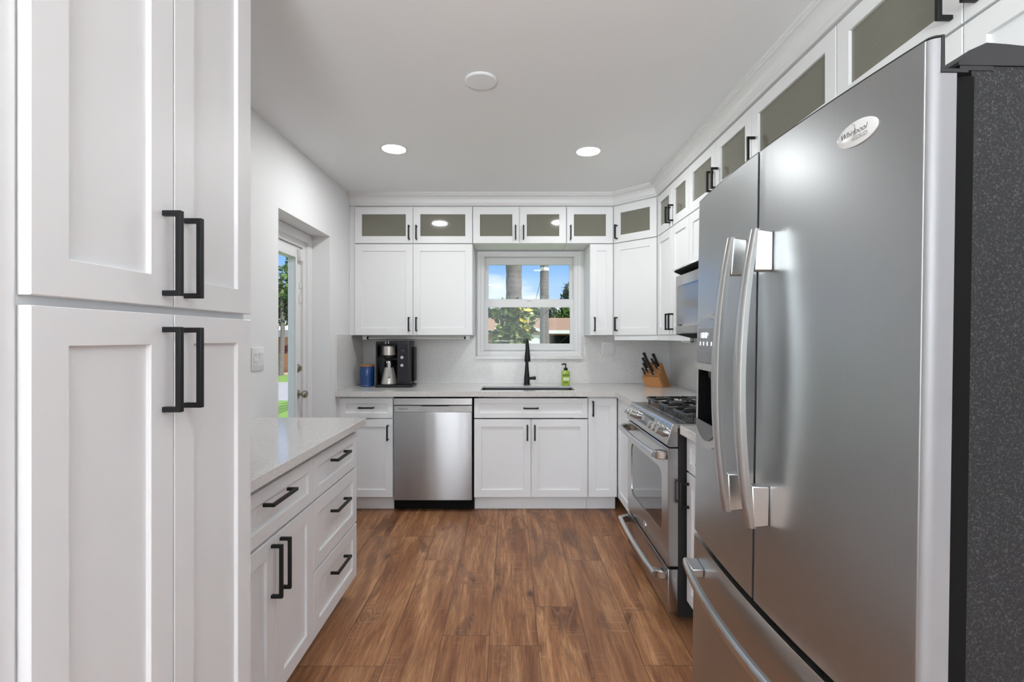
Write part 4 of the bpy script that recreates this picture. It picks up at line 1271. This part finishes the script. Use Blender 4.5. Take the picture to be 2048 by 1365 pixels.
# ------------------------------------------------------------------ refrigerator
FY0, FY1 = 0.745, 1.652
FM = 1.196
fz0, fz1 = 0.655, 1.772
F = thing('refrigerator', 'large stainless french-door refrigerator with black sides filling the right foreground', 'refrigerator', (1.05, (FY0 + FY1) / 2, 0.0))
FB = 0.693   # back of the doors


def fxs(y):
    """front surface of the gently bowed doors"""
    t_ = (y - (FY0 + FY1) / 2) / ((FY1 - FY0) / 2)
    return 0.638 - 0.027 * (1 - t_ * t_)


def door_plan(y0_, y1_, r0, r1, n_=14):
    pts = [(FB, y0_)]
    for i in range(6):
        a = PI / 2 * i / 5
        pts.append((fxs(y0_ + r0) + r0 * (1 - math.sin(a)), y0_ + r0 * (1 - math.cos(a))))
    for i in range(1, n_):
        y = y0_ + r0 + (y1_ - r1 - y0_ - r0) * i / n_
        pts.append((fxs(y), y))
    for i in range(6):
        a = PI / 2 * (1 - i / 5)
        pts.append((fxs(y1_ - r1) + r1 * (1 - math.sin(a)), y1_ - r1 * (1 - math.cos(a))))
    pts.append((FB, y1_))
    return pts


b = MB(); b.box(0.712, 1.385, FY0 + 0.002, FY1 - 0.004, 0.02, 1.735)
b.build('case', M['case'], F)
b = MB(); b.box(0.694, 0.7115, FY0 + 0.014, FY1 - 0.014, 0.03, 1.733); b.build('gasket', M['gap'], F)
# near door: steel skin + silver side cap
def stepped(plan_, xc):
    cut = [(min(p[0], xc), p[1]) for p in plan_]
    return [[(p[0], p[1], z) for p in q] for q, z in ((plan_, fz0), (plan_, 1.717), (cut, 1.7171), (cut, fz1))]


XC = 0.652
b = MB(); b.loft(stepped(door_plan(FY0, FM - 0.0035, 0.003, 0.004), XC))
nd = b.build('door', M['steel_v'], F, angle=0.5)
def side_cap(zlo, zhi, notch):
    b = MB()
    xf_ = fxs(FY0) + 0.0005
    FC = 0.677
    pl = [(FC, FY0 - 0.0001), (xf_, FY0 - 0.0001)]
    for k in range(7):
        a = PI / 2 * k / 6
        pl.append((xf_ + 0.020 * (1 - math.cos(a)), FY0 - 0.0001 - 0.011 * math.sin(a)))
    pl.append((FC, FY0 - 0.0111))
    rings = [[(p[0], p[1], zlo) for p in pl]]
    if notch:
        cut = [(min(p[0], XC), p[1]) for p in pl]
        rings += [[(p[0], p[1], 1.7165) for p in pl], [(p[0], p[1], 1.7166) for p in cut], [(p[0], p[1], zhi) for p in cut]]
    else:
        rings.append([(p[0], p[1], zhi) for p in pl])
    b.loft(rings)
    return b


b = side_cap(fz0 + 0.001, fz1 - 0.001, True)
b.build('side_cap', M['silver_paint'], nd)
b = MB(); b.prism([(min(p[0] - 0.0003, XC), p[1]) for p in door_plan(FY0 - 0.0115, FM - 0.0035, 0.012, 0.004)], 'z', fz1 + 0.0001, fz1 + 0.0025)
b.prism([(XC, 1.7173), (FB + 0.001, 1.7173), (FB + 0.001, 1.723), (XC + 0.006, 1.723), (XC + 0.005, fz1 + 0.003), (XC, fz1 + 0.003)], 'y', FY0 - 0.012, FM - 0.004)
b.build('top_trim', M['plastic_dark'], nd)
b = MB(); b.box(0.6775, 0.7115, FY0 - 0.003, FY0 - 0.0001, 0.096, 1.7160); b.build('door_gap_strip', M['gap'], F)  # dark strip over the door end, standing in for the shaded gap
# far door with the dispenser opening
cy0, cy1, cz0_, cz1_ = 1.430, 1.600, 1.030, 1.204
b = MB()
ys = [FM + 0.0035 + 0.004 * 0] + [FM + 0.0035 + (cy0 - FM - 0.0035) * i / 5 for i in range(1, 6)] + [cy0 + (cy1 - cy0) * i / 5 for i in range(1, 6)] + [1.612, 1.624, 1.634]
zs = [fz0, 0.8, cz0_, 1.12, cz1_, 1.5, fz1]
V = {}
for i, y in enumerate(ys):
    for j, z in enumerate(zs):
        V[i, j] = b.bm.verts.new((fxs(y), y, z))
for i in range(len(ys) - 1):
    for j in range(len(zs) - 1):
        if cy0 - 1e-6 <= ys[i] and ys[i + 1] <= cy1 + 1e-6 and cz0_ - 1e-6 <= zs[j] and zs[j + 1] <= cz1_ + 1e-6: continue
        b.bm.faces.new((V[i, j], V[i, j + 1], V[i + 1, j + 1], V[i + 1, j]))
edge = [(fxs(1.634) + 0.018 * (1 - math.cos(PI / 2 * k / 5)), 1.634 + 0.018 * math.sin(PI / 2 * k / 5)) for k in range(1, 6)] + [(FB, FY1), (FB, FM + 0.0035)]
prev = [V[len(ys) - 1, j] for j in range(len(zs))]
for px_, py_ in edge:
    cur = [b.bm.verts.new((px_, py_, z)) for z in zs]
    for j in range(len(zs) - 1): b.bm.faces.new((prev[j], prev[j + 1], cur[j + 1], cur[j]))
    prev = cur
first = [V[0, j] for j in range(len(zs))]
for j in range(len(zs) - 1): b.bm.faces.new((prev[j], prev[j + 1], first[j + 1], first[j]))
plan = [(fxs(y), y) for y in ys] + edge
for z in (fz0, fz1): b.bm.faces.new([b.bm.verts.new((p[0], p[1], z)) for p in plan])
bmesh.ops.remove_doubles(b.bm, verts=b.bm.verts, dist=1e-5)
fd = b.build('door', M['steel_v'], F, angle=0.9)
b = MB(); b.prism(plan, 'z', fz1 + 0.0001, fz1 + 0.0025); b.build('top_trim', M['plastic_dark'], fd)
# dispenser
b = MB()
xb_ = FB - 0.006
b.box(xb_, xb_ + 0.003, cy0, cy1, cz0_, cz1_)
for q in ((cy0 - 0.002, cy0, cz0_, cz1_), (cy1, cy1 + 0.002, cz0_, cz1_), (cy0, cy1, cz0_ - 0.002, cz0_), (cy0, cy1, cz1_, cz1_ + 0.002)):
    b.box(fxs(1.5) + 0.004, xb_ + 0.002, q[0], q[1], q[2], q[3])
disp = b.build('dispenser', M['plastic_black'], fd)


def curved(b, outline, off0, off1):
    """plate following the bowed front; outline in (y,z)"""
    b.loft([[(fxs(p[0]) - off0, p[0], p[1]) for p in outline], [(fxs(p[0]) - off1, p[0], p[1]) for p in outline]])


def arch(y0_, y1_, z0_, z1_, rise, n_=12):
    pts = [(y0_, z0_), (y1_, z0_)] if rise >= 0 else []
    for i in range(n_ + 1):
        t_ = i / n_; y = y1_ + (y0_ - y1_) * t_
        pts.append((y, z1_ + rise * (1 - (2 * t_ - 1) ** 2)))
    return pts


M['disp_trim'] = simple('dispenser_trim', (0.44, 0.45, 0.43), 0.33, 0.35)
b = MB(); curved(b, arch(1.414, 1.618, 1.228, 1.364, 0.020), 0.0003, 0.006); bez = b.build('dispenser_bezel', M['disp_trim'], disp)
b = MB(); curved(b, arch(1.420, 1.611, 1.229, 1.352, 0.018), 0.006, 0.0085); cp2 = b.build('dispenser_panel', mat_steel('dispenser_steel', (0.30, 0.30, 0.31), 0.24, 'y'), disp)
b = MB(); curved(b, [(1.436, 1.272), (1.590, 1.272), (1.590, 1.338), (1.436, 1.338)], 0.0085, 0.0095); b.build('dispenser_screen', simple('screen_grey', (0.22, 0.22, 0.23), 0.30), cp2)
b = MB()
for y_, w2, z0s, z1s in ((1.548, .0035, 1.308, 1.325), (1.536, .0035, 1.308, 1.325), (1.520, .004, 1.308, 1.325), (1.508, .0035, 1.308, 1.325), (1.495, .0018, 1.316, 1.324), (1.562, .0015, 1.308, 1.325)):
    curved(b, [(y_ - w2, z0s), (y_ + w2, z0s), (y_ + w2, z1s), (y_ - w2, z1s)], 0.0095, 0.0101)
for i, y_ in enumerate((1.570, 1.535, 1.500, 1.462)):
    curved(b, [(y_ - 0.003, 1.284), (y_ + 0.003, 1.284), (y_ + 0.003, 1.296), (y_ - 0.003, 1.296)], 0.0095, 0.0101)
b.build('screen_marks', M['lcd_white'], cp2)
b = MB()
for q in ([(1.414, 1.030), (1.4295, 1.030), (1.4295, 1.2045), (1.414, 1.2045)], [(1.6005, 1.030), (1.618, 1.030), (1.618, 1.2045), (1.6005, 1.2045)]): curved(b, q, 0.0003, 0.006)
curved(b, [(1.414, 1.2045), (1.618, 1.2045), (1.618, 1.2275), (1.414, 1.2275)], 0.0003, 0.010)
low = [(1.414, 1.0298), (1.618, 1.0298)][::-1] + [(1.414 + 0.204 * i / 12, 0.990 - 0.030 * (1 - (2 * i / 12 - 1) ** 2)) for i in range(13)]
curved(b, low, 0.0003, 0.006)
b.build('dispenser_surround', M['disp_trim'], disp)
b = MB()
low = [(1.428, 1.040), (1.602, 1.040)][::-1] + [(1.428 + 0.174 * i / 12, 1.016 - 0.032 * (1 - (2 * i / 12 - 1) ** 2)) for i in range(13)]
curved(b, low, 0.006, 0.010)
b.build('drip_tray', simple('tray_grey', (0.10, 0.10, 0.105), 0.35), disp)
b = MB(); b.prism([(0.632, 1.200), (0.680, 1.200), (0.676, 1.07), (0.668, 1.07), (0.645, 1.16)], 'y', 1.475, 1.535)
b.cyl((0.65, 1.555, 1.203), (0.65, 1.555, 1.180), 0.010, 0.007, 14)
b.build('paddle', M['plastic_dark'], disp)
# freezer drawer
b = MB(); b.prism(door_plan(FY0, FY1, 0.003, 0.014, 24), 'z', 0.095, 0.634)
fzr = b.build('freezer_drawer', M['steel_v'], F, angle=0.9)
b = side_cap(0.096, 0.633, False); b.build('side_cap', M['silver_paint'], fzr)
b = MB(); b.prism(door_plan(FY0 + 0.004, FY1 - 0.004, 0.012, 0.012, 24), 'z', 0.6341, 0.6365); b.build('top_trim', M['handle_silver'], fzr)
b = MB(); b.box(0.665, 0.70, FY0 + 0.01, FY1 - 0.01, 0.02, 0.09); b.build('base_grille', M['plastic_dark'], F)
# hinge cover on top of the case
b = MB()
b.prism([(0.690, 1.7355), (0.690, 1.741), (0.705, 1.758), (0.733, 1.771), (0.765, 1.769), (0.83, 1.763), (1.20, 1.755), (1.20, 1.7355)], 'y', FY0 + 0.0, FY0 + 0.16)
b.prism([(0.693, 1.728), (0.693, 1.7352), (0.745, 1.7352), (0.745, 1.728)], 'y', FY0 + 0.001, FY0 + 0.0035)
b.build('hinge_cover', M['plastic_dark'], F)


def door_handle(parent, yc, z0_, z1_, face_s):
    b = MB()
    n_ = 20; rings = []
    for i in range(n_ + 1):
        t_ = i / n_; z = z0_ + (z1_ - z0_) * t_
        k = 1 - (2 * t_ - 1) ** 2
        xf = fxs(yc) - 0.046 - 0.034 * k
        th_ = 0.016 + 0.004 * k
        yy = yc
        hw = 0.0135 + 0.003 * k
        sec = [(0, -hw * 0.6), (0, hw * 0.6), (th_ * 0.35, hw), (th_, hw * 0.8), (th_, -hw * 0.8), (th_ * 0.35, -hw)]
        rings.append([(xf + p[0], yy + p[1], z) for p in sec])
    b.loft(rings)
    h = b.build('handle', M['handle_silver'], parent, angle=0.9)
    for za, s_ in ((z1_, -1), (z0_, 1)):
        b = MB()
        hw = 0.0135
        z_in = za + s_ * 0.10
        xs0 = fxs(yc) - 0.0002
        t_in = abs(z_in - z0_) / (z1_ - z0_); kin = 1 - (2 * t_in - 1) ** 2
        xa = fxs(yc) - 0.036; xbn = fxs(yc) - 0.036 - 0.034 * kin + 0.010
        b.loft([[(xs0, y_, za + s_ * 0.006), (xa, y_, za + s_ * 0.002), (xbn, y_, z_in), (xs0, y_, z_in)] for y_ in (yc - hw, yc + hw)])
        b.build('handle_mount', M['handle_silver'], h, bevel=0.003)


door_handle(nd, 1.137, 0.858, 1.566, -1)
door_handle(fd, 1.262, 0.852, 1.572, 1)
# freezer handle, bowed along y
b = MB(); rings = []
hy0, hy1 = 0.79, 1.610
for i in range(25):
    t_ = i / 24; y = hy0 + (hy1 - hy0) * t_; k = 1 - (2 * t_ - 1) ** 2
    xf = fxs(y) - 0.046 - 0.022 * k; hw = 0.0135 + 0.003 * k; th_ = 0.018
    rings.append([(xf, y, 0.555 - hw * 0.6), (xf, y, 0.555 + hw * 0.6), (xf + th_ * 0.35, y, 0.555 + hw), (xf + th_, y, 0.555 + hw * 0.8), (xf + th_, y, 0.555 - hw * 0.8), (xf + th_ * 0.35, y, 0.555 - hw)])
b.loft(rings); h = b.build('handle', M['handle_silver'], fzr, angle=0.9)
for yv, s_ in ((hy0, 1), (hy1, -1)):
    b = MB()
    ye = yv + s_ * 0.085
    b.loft([[(fxs(yv) - 0.0003, yv + s_ * 0.004, z_), (fxs(yv) - 0.040, yv + s_ * 0.002, z_), (fxs(ye) - 0.040, ye, z_), (fxs(ye) - 0.0003, ye, z_)] for z_ in (0.5415, 0.5685)])
    b.build('handle_mount', M['handle_silver'], h, bevel=0.003)
# oval badge
by, bz = 0.873, 1.683
def ell(a, c, off, n_=36): return [(fxs(by + a * math.cos(2 * PI * i / n_)) - off, by + a * math.cos(2 * PI * i / n_), bz + c * math.sin(2 * PI * i / n_)) for i in range(n_)]
b = MB(); b.loft([ell(0.046, 0.0225, 0.0002), ell(0.046, 0.0225, 0.002), ell(0.0435, 0.0200, 0.0032)]); bdg = b.build('badge', simple('badge_white', (0.66, 0.66, 0.65), 0.2), nd)
sl = math.atan2(fxs(by + 0.03) - fxs(by - 0.03), 0.06)
mt = Matrix.Translation((fxs(by) - 0.0036, by + 0.006, bz + 0.003)) @ Matrix.Rotation(-sl, 4, 'Z') @ facing((0, 0, 0), '-x')
text_part('Whirlpool', 0.0145, M['ink'], bdg, mt, shear=0.35)
mt = Matrix.Translation((fxs(by) - 0.0036, by - 0.010, bz - 0.009)) @ Matrix.Rotation(-sl, 4, 'Z') @ facing((0, 0, 0), '-x')
text_part('GOLD', 0.0105, M['plastic_mid'], bdg, mt, sx=1.25)
b = MB(); sw = [(fxs(by) - 0.0037, by + 0.012 - 0.02 * math.cos(a) * 0.45 - 0.006 * math.sin(a * 1), bz + 0.002 + 0.017 * math.sin(a) * 0.95) for a in [2 * PI * i / 24 for i in range(25)]]
b.tube(sw, 0.0003, 6); b.build('swoosh', M['ink'], bdg)
# the whole fridge leans back very slightly
F.rotation_euler = (0, math.radians(0.85), 0)
F.location.x -= 0.0185

# ------------------------------------------------------------------ ceiling fittings
def downlight(x, y, label, watts=5.4):
    f = thing('downlight', label, 'ceiling light', (x, y, CZ), group='recessed ceiling lights')
    b = MB(); b.lathe([(0.070, 0.0), (0.086, -0.001), (0.087, -0.004), (0.074, -0.006), (0.070, -0.003)], (x, y, CZ - 0.0005), 40, caps=False); b.build('trim_ring', M['plate'], f)
    b = MB(); b.lathe([(0.072, -0.0005), (0.072, -0.0035), (0.0, -0.0045)], (x, y, CZ), 36); b.build('diffuser', M['lamp'], f)
    light('downlight_lamp', 'AREA', (x, y, CZ - 0.012), (0, 0, 0), watts, (0.975, 0.99, 1.0), shape='DISK', size=0.14).parent = None


downlight(-0.723, 2.940, 'glowing round recessed light in the ceiling on the left, above the pantry side')
downlight(0.478, 2.978, 'glowing round recessed light in the ceiling on the right, toward the microwave')
downlight(-0.72, 0.35, 'round recessed ceiling light overhead beside the camera, left side', 1.0)
downlight(0.45, 0.35, 'round recessed ceiling light overhead beside the camera, right side', 1.0)
downlight(-0.5, -1.9, 'round recessed ceiling light in the living area behind the camera')
b = MB(); b.lathe([(0.072, -0.0005), (0.072, -0.006), (0.067, -0.010), (0.0, -0.012)], (-0.138, 2.160, CZ), 48)
tag(b.build('ceiling_cover_plate', M['ceil']), 'plain white round blank cover plate on the ceiling, unlit, near the middle', 'cover plate')

# ------------------------------------------------------------------ outside
GZ = -0.70
def ground(name, pts, z, mat):
    b = MB(); b.prism(pts, 'z', z - 0.05, z); o = b.build(name, mat, smooth=False); o['kind'] = 'structure'; return o


ground('floor_lawn', [(-60, 4.6), (60, 4.6), (60, 90), (-60, 90)], GZ, M['lawn'])
ground('floor_lawn', [(-60, -20), (-1.8, -20), (-1.8, 4.6), (-60, 4.6)], GZ, M['lawn'])
ground('floor_road', [(-60, 15.3), (60, 15.3), (60, 21.6), (-60, 21.6)], GZ + 0.01, M['road'])
ground('floor_path', [(-20, 26.0), (-7, 26.0), (-7, 29.6), (-20, 29.6)], GZ + 0.012, M['paver'])


def leaf(b, p, d, L_, W_, n, fold=0.0):
    d = d.normalized(); side = d.cross(n).normalized()
    up = side.cross(d)
    q = [p, p + d * L_ * 0.45 + side * W_ / 2 + up * fold, p + d * L_, p + d * L_ * 0.45 - side * W_ / 2 + up * fold]
    b.bm.faces.new([b.bm.verts.new(v) for v in q])


def rv(): return Vector((random.gauss(0, 1), random.gauss(0, 1), random.gauss(0, 1))).normalized()


def crown_mesh(c, rx, ry, rz_, n_, ls, shell=0.55):
    b = MB(); c = Vector(c)
    cl = [(rv(), random.uniform(0.45, 1.0)) for _ in range(26)]
    for _ in range(n_):
        v0, k0 = random.choice(cl)
        v = (v0 * k0 + rv() * 0.34)
        if v.length > 1.1: v = v.normalized() * 1.1
        p = c + Vector((v.x * rx, v.y * ry, v.z * rz_))
        s_ = ls * random.uniform(0.6, 1.4)
        leaf(b, p, rv() + Vector((0, 0, -0.2)), s_, s_ * 0.5, rv())
    return b


def tree(name, label, x, y, zc, rx, rz_, n_, ls, mat, cat='tree', group=None, trunk=0.15):
    f = thing(name, label, cat, (x, y, GZ), group=group)
    crown_mesh((x, y, zc), rx, rx, rz_, n_, ls).build('foliage', mat, f, smooth=False)
    b = MB(); b.tube([(x, y, GZ), (x + 0.1, y, (GZ + zc) / 2), (x, y, zc + rz_ * 0.3)], [trunk, trunk * 0.8, trunk * 0.4], 8)
    b.build('trunk', M['bark'], f)
    return f


# palms outside the kitchen window
def trunk_mesh(x, y, r0, r1, z1, lean=0.0):
    b = MB(); rings = []
    n_ = 60
    for i in range(n_ + 1):
        t_ = i / n_; z = GZ + (z1 - GZ) * t_
        r = r0 + (r1 - r0) * t_ + 0.006 * math.sin(i * 2.1) + random.uniform(-0.003, 0.003)
        rings.append([(x + lean * t_ + r * math.cos(2 * PI * k / 20), y + r * math.sin(2 * PI * k / 20), z) for k in range(20)])
    b.loft(rings); return b


def palm_crown(b, c, n_, L_):
    c = Vector(c)
    for i in range(n_):
        a = 2 * PI * i / n_ + random.uniform(-.2, .2); el = random.uniform(-0.2, 1.1)
        for k in range(40):
            t_ = k / 39
            p = c + Vector((math.cos(a), math.sin(a), 0)) * L_ * t_ * math.cos(el * (1 - t_)) + Vector((0, 0, L_ * (math.sin(el) * t_ - 0.7 * t_ * t_)))
            sd = Vector((-math.sin(a), math.cos(a), -0.5))
            for sg in (1, -1):
                leaf(b, p, Vector((sd.x * sg, sd.y * sg, -0.6)) + Vector((math.cos(a), math.sin(a), 0)) * 0.6, 0.5 * (1 - 0.5 * t_), 0.05, Vector((0, 0, 1)))


def palm(x, y, r0, r1, zt, label, L_=2.4):
    f = thing('palm_tree', label, 'palm tree', (x, y, GZ), group='palm trees outside the window')
    trunk_mesh(x, y, r0, r1, zt).build('trunk', M['bark'], f)
    b = MB(); palm_crown(b, (x, y, zt), 18, L_); b.build('fronds', M['leaf_mid'], f, smooth=False)
    return f


palm(0.05, 10.0, 0.165, 0.17, 7.0, 'thick grey palm trunk rising behind leafy vine outside the window')
p2 = palm(1.10, 16.0, 0.155, 0.14, 8.5, 'thinner grey palm trunk with a white band, right of the vine-covered palm')
b = MB(); b.lathe([(0.150, 0), (0.153, 0.02), (0.153, 0.09), (0.150, 0.11)], (1.10, 16.0, 3.55), 24, caps=False); b.build('white_band', M['stucco'], p2)

# climbing plant on the palm
f = thing('climbing_vine', 'broad-leaved green and yellow vine clinging to the thick palm trunk', 'plant', (0.05, 9.85, GZ))
b = MB(); b2 = MB()
for i in range(1700):
    z = random.uniform(-0.4, 2.02)
    wdt = 0.30 if z < 1.75 else 0.36 * max(0.3, 1 - (z - 1.75) / 0.30 * 0.6)
    x = 0.02 + random.gauss(0, 1) * wdt * 0.55; y = 9.82 - abs(random.gauss(0, 0.13))
    if abs(x) > 0.40: continue
    p = Vector((x, y, z))
    dr_ = Vector((x * 2.0 + random.uniform(-.6, .6), random.uniform(-1, -0.1), random.uniform(-0.9, 0.5)))
    yel = 0.13 < x < 0.29 and z > 1.45 and random.random() < 0.6
    L_ = random.uniform(0.10, 0.24)
    leaf(b2 if yel else b, p, dr_, L_, L_ * 0.42, Vector((random.uniform(-.5, .5), -1, random.uniform(-.2, 1))), 0.01)
b.build('green_leaves', M['leaf_vine'], f, smooth=False)
b2.build('yellow_leaves', M['leaf_yellow'], f, smooth=False)
b = MB()
for i in range(7):
    xx = -0.2 + i * 0.075
    b.tube([(xx * 0.4, 9.83, GZ + 0.02), (xx * 1.3, 9.78, 0.8), (xx * 0.7 + 0.05, 9.80, 1.5), (xx + 0.03, 9.80, 2.0)], 0.008, 6)
b.build('stems', M['label_w'], f)

# neighbouring houses
def prism_y(b, pts, y0_, y1_): b.prism(pts, 'y', y0_, y1_)


H = thing('neighbor_house', 'low tan house with a brown shingle roof across the street, seen through the window', 'house', (2.5, 38, GZ))
b = MB(); b.box(-5.4, 12, 36.5, 46, GZ + 0.02, 1.70); b.build('wall', M['brick'], H)
b = MB()
b.loft([[(-6.0, 35.6, 1.72), (12.6, 35.6, 1.72), (12.6, 46.6, 1.72), (-6.0, 46.6, 1.72)], [(-6.0, 35.6, 1.86), (12.6, 35.6, 1.86), (12.6, 46.6, 1.86), (-6.0, 46.6, 1.86)],
        [(-3.5, 41.0, 3.02), (9.5, 41.0, 3.02), (9.5, 41.2, 3.02), (-3.5, 41.2, 3.02)]]); b.build('roof', M['roof'], H, smooth=False)
b = MB(); b.box(-6.05, 12.65, 35.52, 35.60, 1.62, 1.88); b.build('fascia', M['stucco'], H)
b = MB(); b.box(3.0, 4.6, 36.42, 36.52, GZ + 0.1, 1.50); b.build('garage_opening', M['gap'], H)
b = MB(); b.box(5.0, 7.2, 36.44, 36.52, GZ + 0.6, 1.40); b.build('window', M['oven_glass'], H)
for xx in (2.75, 4.85, 7.4):
    b = MB(); b.box(xx - 0.12, xx + 0.12, 36.30, 36.45, GZ + 0.02, 1.60); b.build('post', M['stucco'], H)
b = MB()
b.prism([(-0.9, 1.55), (2.1, 1.55), (2.1, 1.75), (0.2, 2.35), (-0.9, 2.0)], 'y', 34.4, 36.4); b.build('gable', M['brick'], H)
b = MB(); b.prism([(-1.2, 2.05), (0.2, 2.50), (2.5, 1.80), (2.5, 1.62), (0.2, 2.30), (-1.2, 1.87)], 'y', 34.2, 36.5); b.build('gable_trim', M['stucco'], H)
b = MB(); b.box(0.3, 2.2, 34.5, 36.4, GZ + 0.02, 1.54); b.build('garage_wall', M['stucco'], H)
H2 = thing('neighbor_house', 'white-fronted house with orange columns across the street, seen through the back door', 'house', (-14, 32, GZ))
b = MB(); b.box(-22, -10.2, 31.2, 40, GZ + 0.02, 1.35); b.build('wall', M['orange'], H2)
b = MB(); b.box(-22.6, -9.6, 29.6, 40.6, 1.36, 1.75); b.build('fascia', M['stucco'], H2)
b = MB(); b.loft([[(-22.6, 29.6, 1.76), (-9.6, 29.6, 1.76), (-9.6, 40.6, 1.76), (-22.6, 40.6, 1.76)], [(-19, 35, 3.0), (-13, 35, 3.0), (-13, 35.4, 3.0), (-19, 35.4, 3.0)]]); b.build('roof', M['stucco'], H2, smooth=False)
for xx in (-14.05, -11.6, -17.5):
    b = MB(); b.box(xx - 0.22, xx + 0.22, 29.75, 30.2, GZ + 0.02, 1.355); b.build('column', M['orange'], H2)
b = MB(); b.box(-13.6, -12.4, 31.1, 31.19, GZ + 0.05, 1.25); b.build('front_door', M['door_brown'], H2)
for px_, py_, lb in ((-13.35, 28.2, 'tall terracotta planter on the paved path, seen through the back door'),):
    f = thing('flower_pot', lb, 'plant pot', (px_, py_, GZ))
    b = MB(); b.lathe([(0.20, 0.013), (0.26, 0.15), (0.28, 0.55), (0.22, 0.75), (0.34, 0.95), (0.36, 1.05), (0.30, 1.06), (0.0, 1.02)], (px_, py_, GZ), 24); b.build('pot', M['orange'], f)
    b = MB()
    for _ in range(160):
        leaf(b, Vector((px_, py_, GZ + 1.05)) + Vector((random.gauss(0, .12), random.gauss(0, .12), random.uniform(0, .45))), rv() + Vector((0, 0, .6)), 0.22, 0.06, rv())
    b.build('foliage', M['leaf_red'], f, smooth=False)
f = thing('shrub', 'dark low shrub by the orange house wall, seen through the back door', 'shrub', (-12.6, 28.9, GZ))
crown_mesh((-12.55, 28.9, GZ + 0.75), 0.5, 0.5, 0.55, 700, 0.2).build('foliage', M['leaf_dark'], f, smooth=False)
# trees
tg = 'trees beyond the neighbouring houses'
rows = [(-2.4, 49.6, 2.5, 1.55, 2.1, M['leaf_dark'], 'dark tree behind the roof at the far left of the window view'), (0.2, 53.6, 2.4, 1.6, 2.0, M['leaf_dark'], 'dark tree beyond the roof just left of the vine in the window'),
        (2.2, 49.6, 2.6, 1.3, 1.9, M['leaf_mid'], 'lighter tree beyond the roof between the two palm trunks'), (4.4, 53.6, 2.6, 1.5, 2.1, M['leaf_dark'], 'dark tree beyond the roof just right of the thin palm'),
        (6.3, 49.6, 2.6, 1.5, 2.0, M['leaf_mid'], 'bushy tree beyond the roof at the far right of the window view')]
for x, y, zc, rx, rz_, mt_, lb in rows:
    tree('broadleaf_tree', lb, x, y, zc, rx, rz_, 4200, 0.42, mt_, group=tg, trunk=0.2)
tree('broadleaf_tree', 'taller dark green tree poking into the sky at the right side of the window', 7.2, 57, 5.9, 1.25, 1.9, 2200, 0.36, M['leaf_dark'], group=tg)
tree('broadleaf_tree', 'tall bright green leafy tree above the white roof, seen through the back door', -12.3, 25.5, 4.0, 2.0, 2.2, 8000, 0.24, M['leaf_mid'])
# overhead wires
f = thing('utility_wires', 'thin dark overhead wires slanting across the sky between the palms', 'wire', (1.6, 30, 4))
for p0, p1 in (((0.45, 14, 1.45), (1.15, 14, 4.3)), ((0.62, 14, 1.7), (1.9, 14, 2.95)), ((2.0, 22, 0.9), (3.1, 22, 1.9))):
    b = MB(); b.tube([p0, ((p0[0] + p1[0]) / 2 + 0.02, p0[1], (p0[2] + p1[2]) / 2 - 0.02), p1], 0.007, 5); b.build('wire', M['ink'], f)
